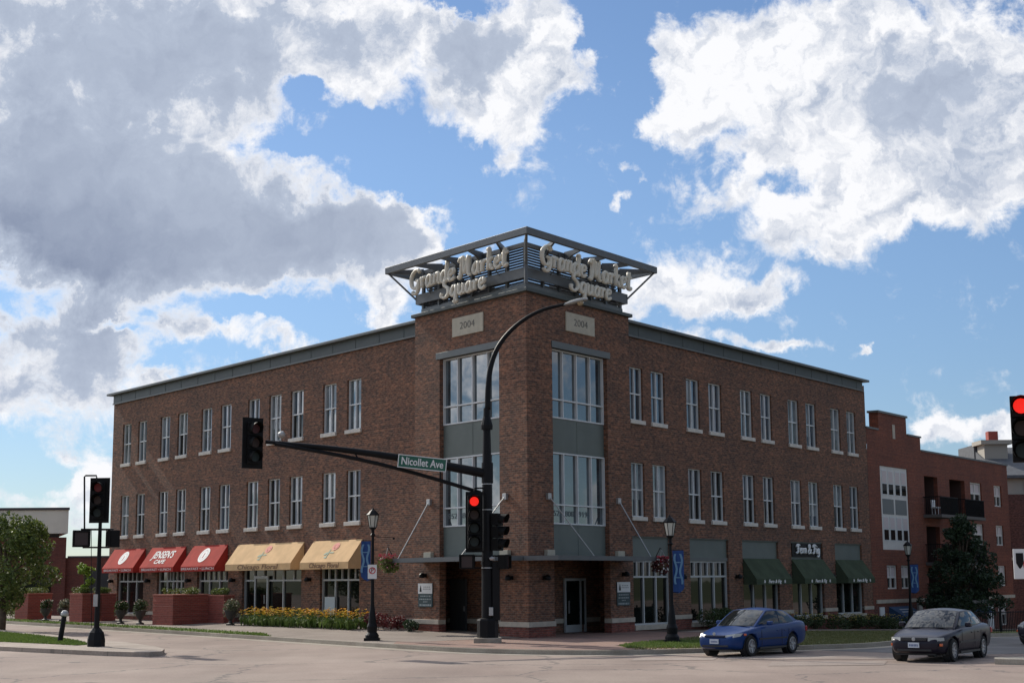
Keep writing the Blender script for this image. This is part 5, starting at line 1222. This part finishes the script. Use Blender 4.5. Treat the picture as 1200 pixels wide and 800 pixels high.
# mast arm with its lower truss member
TIPY = PY - 1.6
root = W(566, 554); tip = W(311, 517.5, TIPY)
N_ = 10; arm = [root.lerp(tip, k_ / N_) + Vector((0, 0, .12 * math.sin(k_ / N_ * math.pi))) for k_ in range(N_ + 1)]
mb = MB(); mb.tube(arm, [.165 - .10 * k_ / N_ for k_ in range(N_ + 1)], 12); mb.lathe([(.2, -.35), (.2, .35)], root + Vector((.15, 0, 0)), 12); mb.build('mast_arm', M_blk, T, smooth=False)
lo0 = W(563, 577); lo1 = W(322, 520, TIPY); low = [lo0.lerp(lo1, k_ / N_) + Vector((0, 0, .16 * math.sin(k_ / N_ * math.pi))) for k_ in range(N_ + 1)]
mb = MB(); mb.tube(low, .068, 10)
for k_ in (2, 4, 6): mb.tube([arm[k_], low[k_]], .03, 6)
mb.build('truss_rod', M_blk, T)
hd = W(295.5, 519, TIPY); head(T, hd, R(38), ['red', 'amber', 'green'], None, 1.33)
hd1 = W(555.5, 611, PY - .38); head(T, hd1, R(4), ['red', 'amber', 'green', 'green'], 0, 1.28, plate=False); 
mb = MB(); mb.box(hd1.x - .29, hd1.x + .29, hd1.y + .10, hd1.y + .13, hd1.z - 1.03, hd1.z + 1.03); mb.build('backplate', M_blk2, T)
mb = MB(); z = hd1.z; mb.tube([(hd1.x, hd1.y + .1, z + .95), (hd1.x + .02, hd1.y + .2, z + 1.15), (0, 0, z + 1.17)], .03, 6); mb.tube([(hd1.x, hd1.y + .1, z - 1.0), (0, 0, z - 1.0)], .03, 6); mb.build('bracket', M_blk, T)
hd2 = W(583, 623, PY - .1); head(T, hd2, R(62), ['red', 'amber', 'green'], None, 1.2, plate=False)
ped(T, W(548, 658, PY - .2), R(-10)); ped(T, W(590, 658, PY - .1), R(75))
mb = MB(); mb.tube([W(548, 651), W(592, 651)], .03, 6); mb.tube([W(548, 665), W(592, 665)], .03, 6); mb.build('bracket', M_blk, T)
mb = MB(); mb.lathe([(.01, -.07), (.07, -.05), (.09, 0), (.07, .05), (.01, .07)], W(576.5, 654, PY - .35), 10); mb.build('detector', M_galv, T)
q = W(330, 509, TIPY + .3); mb = MB(); mb.tube([W(327.5, 521, TIPY + .3), W(327.5, 510, TIPY + .3)], .022, 6); mb.lathe([(.01, -.12), (.10, -.09), (.12, .0), (.10, .09), (.01, .12)], q, 12, Matrix.Rotation(R(70), 3, 'Y')); mb.build('detector', M_galv, T)
# street name sign hung on the arm
def armY(x): t = (566 - x) / (566 - 311); return PY + (TIPY - PY) * t
A0, A1, A2, A3 = (W(465.5, 531.5, armY(465) - .27), W(522.5, 537.5, armY(522) - .27), W(522.5, 553, armY(522) - .27), W(465.5, 547, armY(465) - .27))
rd = (A2 - A3).normalized(); upv = (A0 - A3).normalized(); nv = rd.cross(upv).normalized(); upv = nv.cross(rd) * -1 if nv.cross(rd).z < 0 else nv.cross(rd)
Wd, Hd = (A2 - A3).length, (A0 - A3).length
mb = MB(); mb.extr([A3, A3 + rd * Wd, A3 + rd * Wd + upv * Hd, A3 + upv * Hd], -nv * .03); sg = mb.build('street_name_sign', M_green, T, bevel=.0)
bw = .028; mb = MB(); b0 = A3 + nv * .004
for (x0, x1, y0, y1) in ((.0, Wd, 0, bw), (.0, Wd, Hd - bw, Hd), (0, bw, bw, Hd - bw), (Wd - bw, Wd, bw, Hd - bw)): mb.extr([b0 + rd * x0 + upv * y0, b0 + rd * x1 + upv * y0, b0 + rd * x1 + upv * y1, b0 + rd * x0 + upv * y1], nv * .004)
mb.build('border', M_signw, sg)
text('lettering', 'Nicollet Ave', .36, A3 + rd * Wd / 2 + upv * Hd * .5 + nv * .006, rd, upv, M_signw, sg, weight=.006, width=Wd * .86)
# street light
pts = [W(571.5, 480), W(572, 455), W(575, 430), W(583, 408), W(596, 390), W(614, 374.5), W(636, 363), W(662, 356.5)]
mb = MB(); sp = smooth_line(pts, 4); mb.tube(sp, [.11 - .055 * i / len(sp) for i in range(len(sp))], 10); mb.build('luminaire_arm', M_blk, T, smooth=True)
a, b = W(660, 357.5), W(689, 350.5); ax = (b - a).normalized(); L_ = (b - a).length
Mx = Matrix.Translation(a) @ ax.to_track_quat('X', 'Z').to_matrix().to_4x4(); mb = MB()
prof = [(0, .05, .05), (.15, .09, .07), (.35, .14, .1), (.6, .18, .11), (.85, .15, .09), (1.0, .05, .04)]; n = 12; vs = []
for t, ry, rz_ in prof:
    for j in range(n): th = 2 * math.pi * j / n; vs.append(Mx @ Vector((t * L_, ry * math.cos(th), rz_ * math.sin(th) * (1 if math.sin(th) > 0 else .5))))
mb.mesh(vs, [(i * n + j, i * n + (j + 1) % n, (i + 1) * n + (j + 1) % n, (i + 1) * n + j) for i in range(len(prof) - 1) for j in range(n)] + [tuple(range(n)), tuple((len(prof) - 1) * n + j for j in range(n))])
lh = mb.build('luminaire', mat('silver_luminaire', (.38, .37, .34), .4, metal=.5), T, smooth=True)
mb = MB(); mb.lathe([(.13, .0), (.12, -.07), (.07, -.13), (.01, -.15)], Mx @ Vector((L_ * .68, 0, -.02)), 14); mb.build('lens', mat('amber_refractor', (.36, .28, .17), .25), lh, smooth=True)

# left signal post on the median
qb = gr(112.5, 757, .14); QY = qb.y
def V(x, y, Y=None): q = atY(x, y, Y or QY); return Vector((q.x - qb.x, q.y - qb.y, q.z - .14))
S2 = thing('signal_post', 'black signal post with two side boxes on the median island at the left', 'traffic light', (qb.x, qb.y, .14))
mb = MB(); mb.lathe([(.30, -.02), (.30, .22), (.25, .46), (.15, .58), (.12, .62)], n=8); mb.build('base', M_blk, S2)
mb = MB(); mb.tube([(0, 0, .5), (0, 0, V(112, 612).z)], [.095, .06], 12); mb.build('pole', M_blk, S2)
hq = V(117, 586, QY - .15); head(S2, hq, R(-6), ['dim red', 'amber', 'green'], None, 1.18)
mb = MB(); a = V(99, 622); b = V(99, 557); c = V(113, 557); mb.tube([a, b + Vector((0, 0, -.04)), b + Vector((.04, 0, 0)), c, c + Vector((.02, 0, -.12))], .03, 8); mb.tube([V(95, 620), V(133, 620)], .035, 8); mb.tube([V(97, 641), V(128, 641)], .03, 8)
mb.tube([V(107, 620), V(107, 735)], .012, 6); mb.build('bracket', M_blk, S2)
ped(S2, V(95, 631, QY - .1), R(20), 1.25); ped(S2, V(134, 631, QY), R(-70), 1.3)
mb = MB(); p = V(112, 703, QY - .12); mb.box(p.x - .07, p.x + .07, p.y - .03, p.y + .03, p.z - .2, p.z + .2); mb.build('push_button_sign', M_galv, S2)
# leaning bollard
bb = gr(70, 752, .14); BL = thing('leaning_post', 'short black post with a pale cap, leaning on the median beside the signal post', 'bollard', (bb.x, bb.y, .12)); BL.rotation_euler = (0, R(8), 0)
mb = MB(); mb.tube([(0, 0, 0), (0, 0, .95)], [.10, .085], 12); mb.build('shaft', M_blk, BL)
mb = MB(); mb.lathe([(.11, .95), (.14, .98), (.14, 1.06), (.09, 1.14), (.02, 1.16)], n=14); mb.build('cap', M_galv, BL)

# signal at the right edge, nearer to the camera
rb_ = Vector((atY(1222, 600, 31).x, 31, 0)); RS = thing('signal_post', 'signal post with lit red lamp and white sign, cut by the right edge', 'traffic light', (rb_.x, rb_.y, 0))
def U(x, y, Y=31): q = atY(x, y, Y); return Vector((q.x - rb_.x, q.y - rb_.y, q.z))
mb = MB(); mb.lathe([(.26, 0), (.26, .5), (.14, .62)], n=8); mb.tube([(0, 0, .5), (0, 0, 6.6)], [.11, .08], 12); mb.build('pole', M_blk, RS)
h3 = U(1198, 502.5); head(RS, h3, R(-18), ['red', 'amber', 'green'], 0, 1.28, plate=False)
mb = MB(); mb.tube([(h3.x, h3.y + .1, h3.z + .5), (0, 0, h3.z + .5)], .03, 6); mb.tube([(h3.x, h3.y + .1, h3.z - .5), (0, 0, h3.z - .5)], .03, 6); mb.build('bracket', M_blk, RS)
s0 = U(1187.5, 660); mb = MB(); sw_ = .62; z0, z1 = U(1187, 678).z, U(1187, 643).z
mb.box(s0.x, s0.x + sw_, s0.y - .02, s0.y, z0, z1); sgn = mb.build('turn_sign', M_signw, RS, bevel=.004)
mb = MB(); mb.tube([(s0.x + .3, s0.y + .02, (z0 + z1) / 2), (0, 0, (z0 + z1) / 2)], .025, 6); mb.build('sign_bracket', M_blk, RS)
mb = MB(); y = s0.y - .024; zc = (z0 + z1) / 2; mb.extr([(s0.x + .05, y, z1 - .08), (s0.x + .20, y, z1 - .08), (s0.x + .20, y, zc + .02), (s0.x + .16, y, zc - .06), (s0.x + .12, y, zc - .10), (s0.x + .09, y, zc - .06), (s0.x + .05, y, zc + .02)], (0, -.003, 0)); mb.build('black_mark', M_blk, sgn)
mb = MB(); disc(mb, Vector((s0.x + .36, y, zc - .02)), Vector((1, 0, 0)), Vector((0, 0, 1)), .17, .17, .75); mb.build('red_ring', MATS['sign_red'], sgn)

# ------------------------------------------------------------------ cars
def car(label, loc, rz, paint, L_=4.65, wd=1.74, h=1.42, style='sedan', plate=True, parts_full=True):
    """front towards local -x"""
    t = thing('parked_car' if False else 'car', label, 'car', loc, rz)
    hw = wd / 2; wb0, wb1, wr = .88, .88 + (2.62 if L_ > 4.6 else 2.6), .315
    # body: (x, z_low, z_belt, z_top, half width)
    if style == 'sedan':
        ST = [(0.0, .36, .50, .56, .60), (.06, .26, .56, .66, .74), (.28, .20, .62, .74, .83), (.75, .20, .68, .82, .97), (1.25, .20, .74, .89, 1.0), (1.75, .20, .80, .95, 1.0), (2.6, .20, .84, .97, 1.0), (3.3, .20, .86, .99, 1.0), (3.9, .21, .86, 1.01, .98), (4.35, .26, .82, .99, .93), (4.58, .34, .74, .92, .83), (4.65, .42, .66, .80, .72)]
        gx = (1.22, 2.12, 3.22, 4.0); zb, zr = .93, h; rw = .66; bw_ = .93
    else:
        ST = [(0.0, .34, .48, .54, .56), (.05, .25, .55, .64, .72), (.3, .19, .60, .74, .84), (.8, .19, .68, .84, .97), (1.3, .19, .76, .93, 1.0), (1.8, .19, .82, .97, 1.0), (2.6, .19, .86, .98, 1.0), (3.3, .20, .88, 1.0, 1.0), (3.9, .21, .90, 1.05, .98), (4.35, .27, .88, 1.06, .93), (4.58, .36, .80, 1.0, .84), (4.65, .44, .70, .86, .74)]
        gx = (1.15, 2.15, 3.25, 4.28); zb, zr = .94, h; rw = .66; bw_ = .92
    sc = L_ / 4.65; vs = []; ring_n = 14
    for (x, zl, zm, zt, wf_) in ST:
        w_ = hw * wf_ if wf_ <= 1 else hw; x *= sc
        half = [(0, zl), (w_ * .80, zl), (w_ * .95, zl + .05), (w_ * .99, zl + (zm - zl) * .45), (w_, zm), (w_ * .95, zt - (zt - zm) * .35), (w_ * .82, zt - .012), (0, zt + .012)]
        pts = half + [(-y, z) for y, z in half[-2:0:-1]]
        vs += [(x, y, z) for y, z in pts]
    rn = len(pts); m_ = len(ST); mb = MB()
    mb.mesh(vs, [(i * rn + j, (i + 1) * rn + j, (i + 1) * rn + (j + 1) % rn, i * rn + (j + 1) % rn) for i in range(m_ - 1) for j in range(rn)] + [tuple(range(rn)), tuple((m_ - 1) * rn + j for j in range(rn - 1, -1, -1))])
    wx = [wb0 * sc, wb1 * sc]
    pm = mat('car_paint_' + paint[0], paint[1], .3, metal=0., coat=.06, spec=.28)
    body = mb.build('body', pm, t, smooth=True, subsurf=2)
    def wx_(x):
        for (p, q) in zip(ST[:-1], ST[1:]):
            if p[0] * sc <= x <= q[0] * sc: t_ = (x - p[0] * sc) / (q[0] * sc - p[0] * sc); return hw * (p[4] + (q[4] - p[4]) * t_)
        return hw
    cm = MB()
    for x in wx: cm.lathe([(.375, -1.2), (.375, 1.2)], (x, 0, wr + .01), 28, Matrix.Rotation(R(90), 3, 'X'))
    cut = cm.build('cutter', M_blk2); bo = body.modifiers.new('arch', 'BOOLEAN'); bo.object = cut; bo.operation = 'DIFFERENCE'; bo.solver = 'EXACT'
    bpy.context.view_layer.update(); dg = bpy.context.evaluated_depsgraph_get(); me = bpy.data.meshes.new_from_object(body.evaluated_get(dg)); body.modifiers.clear(); body.data = me
    bpy.data.objects.remove(cut)
    for p in me.polygons: p.use_smooth = not (abs(p.normal.y) < .35 and abs(p.normal.z) < .9999 and any(abs(math.hypot(me.vertices[v].co.x - x, me.vertices[v].co.z - wr - .01) - .375) < .003 for v in p.vertices for x in wx)) 
    bw2 = bw_ * hw; rwy = rw * hw * 1.02 + .03
    # cabin: four curved sides and a crowned roof; the glass lies on the same curves
    a, b, c, d = [x * sc for x in gx]; gm_ = mat('car_glass', (.010, .013, .014), .03, ior=1.5); seal = mat('window_seal', (.01, .01, .01), .5)
    bf_, br_ = bw2 * .90, bw2 * .86
    def prt(u, P0, P1, bul): return Vector(P0).lerp(Vector(P1), u) + Vector(bul) * (1 - (2 * u - 1) ** 2)
    zf = zb - .045
    SIDES = {'windscreen': (((a + .10, bf_, zf), (a + .10, -bf_, zf), (-.16, 0, 0)), ((b, rwy, zr - .05), (b, -rwy, zr - .05), (-.07, 0, .035))),
             'rear_window': (((d - .06, -br_, zb), (d - .06, br_, zb), (.12, 0, 0)), ((c, -rwy * .97, zr - .06), (c, rwy * .97, zr - .06), (.06, 0, .03))),
             'left': (((a + .10, -bf_, zf), (d - .06, -br_, zb), (0, -.085, -.0)), ((b, -rwy, zr - .05), (c, -rwy * .97, zr - .06), (0, -.035, .02))),
             'right': (((d - .06, br_, zb), (a + .10, bf_, zf), (0, .085, 0)), ((c, rwy * .97, zr - .06), (b, rwy, zr - .05), (0, .035, .02)))}
    def patch(k_, u, v):
        lo, hi = SIDES[k_]; p, q = prt(u, *lo), prt(u, *hi); cen = Vector(((a + d) / 2, 0, zb - .2)); m_ = p.lerp(q, v); o_ = (m_ - cen); o_.normalize()
        return m_ + o_ * .030 * math.sin(math.pi * v)
    def grid(mb, k_, u0, u1, v0, v1, nu=10, nv=6, off=0.):
        G = []
        for j_ in range(nv + 1):
            for i_ in range(nu + 1):
                u, v = u0 + (u1 - u0) * i_ / nu, v0 + (v1 - v0) * j_ / nv; p = patch(k_, u, v)
                if off:
                    e = .01; n_ = (patch(k_, min(u + e, 1), v) - patch(k_, max(u - e, 0), v)).cross(patch(k_, u, min(v + e, 1)) - patch(k_, u, max(v - e, 0))).normalized()
                    cen = Vector(((a + d) / 2, 0, zb)); n_ = n_ if n_.dot(p - cen) > 0 else -n_; p = p + n_ * off
                G.append(p)
        mb.mesh(G, [(j_ * (nu + 1) + i_, j_ * (nu + 1) + i_ + 1, (j_ + 1) * (nu + 1) + i_ + 1, (j_ + 1) * (nu + 1) + i_) for j_ in range(nv) for i_ in range(nu)])
    mb = MB()
    for k_ in SIDES: grid(mb, k_, 0, 1, -.0, 1)
    N2 = 10; G = []
    for j_ in range(N2 + 1):
        for i_ in range(N2 + 1):
            u, v = i_ / N2, j_ / N2; L0 = patch('left', v, 1); R0 = patch('right', 1 - v, 1); Fr, Rr = patch('windscreen', 1 - u, 1), patch('rear_window', u, 1)
            C0, C1, C2, C3 = patch('left', 0, 1), patch('left', 1, 1), patch('right', 1, 1), patch('right', 0, 1)
            p = L0.lerp(R0, u) + Fr.lerp(Rr, v) - (C0.lerp(C1, v)).lerp(C2.lerp(C3, v), u); p.z += .035 * math.sin(math.pi * u) * math.sin(math.pi * v); G.append(p)
    mb.mesh(G, [(j_ * (N2 + 1) + i_, j_ * (N2 + 1) + i_ + 1, (j_ + 1) * (N2 + 1) + i_ + 1, (j_ + 1) * (N2 + 1) + i_) for j_ in range(N2) for i_ in range(N2)])
    cab = mb.build('roof', pm, t, smooth=True)
    for nm, k_, u0, u1, v0, v1 in (('windscreen', 'windscreen', .045, .955, .06, .95), ('rear_window', 'rear_window', .06, .94, .12, .94), ('side_window', 'left', .045, .475, .13, .90), ('side_window', 'left', .50, .87, .13, .90), ('side_window', 'right', .525, .955, .13, .90), ('side_window', 'right', .13, .50, .13, .90)):
        mb = MB(); grid(mb, k_, u0 - .008, u1 + .008, v0 - .02, v1 + .02, off=.003); sl_ = mb.build(nm, seal, t, smooth=True)
        mb = MB(); grid(mb, k_, u0, u1, v0, v1, off=.007); mb.build('glass', gm_, sl_, smooth=True)
    bx = (a + .10 + d - .06) / 2
    # trim
    tr_ = mat('car_trim', (.02, .02, .022), .5)
    for sy in (-1, 1):
        mb = MB(); mb.box(b - .4, b - .22, sy * hw - (0 if sy > 0 else .17), sy * hw + (.17 if sy > 0 else 0), zb - .01, zb + .12); mb.build('wing_mirror', pm, t, bevel=.035)
        for xs in (a + .30, bx, wx[1] - .28):
            mb = MB(); mb.box(xs - .006, xs + .006, sy * (hw + .0015) - .003, sy * (hw + .0015) + .003, .30, .80); mb.build('door_seam', tr_, t)
        mb = MB(); mb.box(wx[0] + .42, wx[1] - .42, sy * hw - .006, sy * hw + .014, .50, .545); mb.build('side_moulding', tr_, t)
        for xs in (bx - .22, wx[1] - .5):
            mb = MB(); mb.box(xs - .09, xs + .06, sy * hw - .01, sy * hw + .02, .74, .775); mb.build('door_handle', pm, t, bevel=.008)
        mb = MB(); mb.box(wx[0] + .45, wx[1] - .45, sy * (hw - .01) - .01, sy * (hw - .01) + .012, .215, .27); mb.build('sill_trim', tr_, t)
    mat('dark_slats', (.05, .05, .055), .4)
    tyre = mat('tyre_rubber', (.012, .012, .012), .85); rim = mat('wheel_silver', (.42, .42, .43), .35, metal=.7)
    for x in wx:
        for sy in (-1, 1):
            Mr = Matrix.Rotation(R(90) * (1 if sy < 0 else -1), 3, 'X'); c = (x, sy * (hw - .12), wr - .005)
            mb = MB(); mb.lathe([(.005, -.05), (.21, -.05), (.21, -.09), (.295, -.095), (wr, -.06), (wr, .06), (.295, .095), (.215, .09), (.215, .03), (.005, .03)], c, 28, Mr); wh = mb.build('wheel', tyre, t, smooth=False)
            mb = MB(); mb.lathe([(.214, .04), (.214, .085), (.195, .088), (.19, .045), (.06, .035), (.05, .075), (.005, .08)], c, 28, Mr)
            for k_ in range(5 if style != 'sedan' else 9):
                an = k_ * 2 * math.pi / (5 if style != 'sedan' else 9); w2 = .032 if style != 'sedan' else .022
                q = [Vector((.04, -w2, .06)), Vector((.04, w2, .06)), Vector((.20, w2 * .9, .075)), Vector((.20, -w2 * .9, .075))]; RM = Matrix.Rotation(an, 3, 'Z')
                P_ = [Mr @ (RM @ v) + Vector(c) for v in q] + [Mr @ (RM @ (v - Vector((0, 0, .03)))) + Vector(c) for v in q]; mb.hexa(P_)
            mb.build('rim', rim, wh)
            mb = MB(); mb.lathe([(.36, -.16), (.36, .02), (.2, .02)], c, 20, Mr); mb.build('wheel_well', tr_, t)
    # face
    lens = mat('headlamp_lens', (.40, .41, .39), .38); amb = mat('indicator_amber', (.62, .13, .04), .25)
    for sy in (-1, 1):
        if style == 'sedan':
            pts = [(.035, sy * .38, .575), (.055, sy * .38, .67), (.14, sy * wx_(.14) * .93, .67), (.34, sy * wx_(.34) * .99, .665), (.34, sy * wx_(.34) * 1.0, .58), (.12, sy * wx_(.12) * .94, .565)]
            amz = (.40, .47)
        else:
            pts = [(.05, sy * .34, .595), (.09, sy * .34, .655), (.24, sy * wx_(.24) * .90, .70), (.48, sy * wx_(.48) * .975, .71), (.34, sy * wx_(.34) * .995, .62), (.12, sy * wx_(.12) * .93, .58)]
        pc = [Vector((p[0] * sc, p[1], p[2])) for p in pts]; cen = sum(pc, Vector()) / 6; out = Vector((-.022, sy * .010, 0.006)); mb = MB()
        n6 = 6; top = [p + out for p in pc]; back = [p + Vector((.09, -sy * .02, 0)) for p in pc]
        fs = [(i, (i + 1) % n6, n6 + (i + 1) % n6, n6 + i) for i in range(n6)] + [tuple(range(n6, 2 * n6)), ]
        mb.mesh(back + top, fs); mb.mesh([cen + out * 1.35] + top, [(0, i + 1, (i + 1) % n6 + 1) for i in range(n6)]); hl = mb.build('headlight', lens, t, smooth=False)
        if style == 'sedan': mb = MB(); mb.box(.10, .24, sy * wx_(.17) - .05, sy * wx_(.17) + .008, .44, .51); mb.build('indicator', amb, t, bevel=.01)
        else: mb = MB(); mb.box(.48, .60, sy * wx_(.54) - .03, sy * wx_(.54) + .006, .64, .70); mb.build('indicator', amb, t, bevel=.01)
        mb = MB(); mb.box(L_ - .16, L_ - .02, sy * (hw - .26) - .16, sy * (hw - .26) + .16, .68, .84); mb.build('tail_light', mat('tail_red', (.35, .01, .01), .25), t, bevel=.02)
    mb = MB(); mb.box(-.012 + .0, .1, -.36, .36, .585 if style == 'sedan' else .60, .675 if style == 'sedan' else .655); gr_ = mb.build('grille', tr_, t, bevel=.01)
    mb = MB()
    for z in ((.605, .63, .655) if style == 'sedan' else (.628,)): mb.box(-.02, .0, -.35, .35, z - .005, z + .005)
    mb.build('slats', MATS['dark_slats'] if style == 'sedan' else pm, gr_)
    mb = MB(); mb.lathe([(.005, -.012), (.05, -.008), (.05, .01)], (-.022, 0, .632 if style == 'sedan' else .70), 14, Matrix.Rotation(R(90), 3, 'Y') @ Matrix.Scale(1, 3)); mb.build('badge', M_galv, t)
    mb = MB(); mb.box(.0, .22, -hw * .55, hw * .55, .30, .36); mb.build('lower_intake', tr_, t, bevel=.01)
    mb = MB(); mb.box(.2, .5, -hw * .6, hw * .6, .19, .26); mb.box(.5, L_ - .5, -hw * .8, hw * .8, .17, .23); mb.build('underbody', tr_, t)
    if plate:
        mb = MB(); mb.box(-.045, -.0, -.155, .155, .40, .54); pl_ = mb.build('number_plate', mat('plate_white', (.55, .60, .66), .4), t)
        mb = MB(); rnd = random.Random(len(label))
        for k_ in range(6): y0 = -.12 + k_ * .042; mb.box(-.048, -.0455, y0, y0 + .026, .435, .495)
        mb.build('plate_marks', mat('plate_blue', (.06, .09, .22), .5), pl_)
    for k_ in (-1, 1):
        mb = MB(); mb.box(a - .02, a + .02, k_ * .3 - .3, k_ * .3 + .25, zb - .03, zb - .012); mb.build('wiper', tr_, t)
    # interior hints: seats behind dark glass are not visible; rear shelf left out
    return t
def place(front_px, ang):       # ang: heading of the nose, world
    return 0
bf = gr(856, 766.6); c1 = car('blue compact sedan with bright headlamps and five-spoke wheels, in front of the green awnings', (0, 0, 0), 0, ('blue', (.005, .036, .150)), 4.55, 1.70, 1.43, 'compact')
k1 = car('dark plum sedan with dull headlamps and pale plate, in front of the dark tree', (0, 0, 0), 0, ('dark_plum', (.012, .010, .020)), 4.7, 1.76, 1.40, 'sedan')
def pose(t, nx, ny, heading, s):        # nose centre on the ground, heading = direction the nose points
    a = math.atan2(heading[1], heading[0]); t.rotation_euler = (0, 0, a + math.pi); t.location = (nx, ny, g(nx, ny) + .01); t.scale = (s, s, s)
n1 = gr(838, 769.5); pose(c1, n1.x, n1.y, (-.64, -.768), .93)
n1 = gr(1072, 776); pose(k1, n1.x, n1.y, (-.56, -.83), .96)
k2 = copy_tree(k1); k2['label'] = 'dark car of which only the nose shows at the right edge of the picture'
pose(k2, 17.05, 50.7, (-.70, -.71), .95)
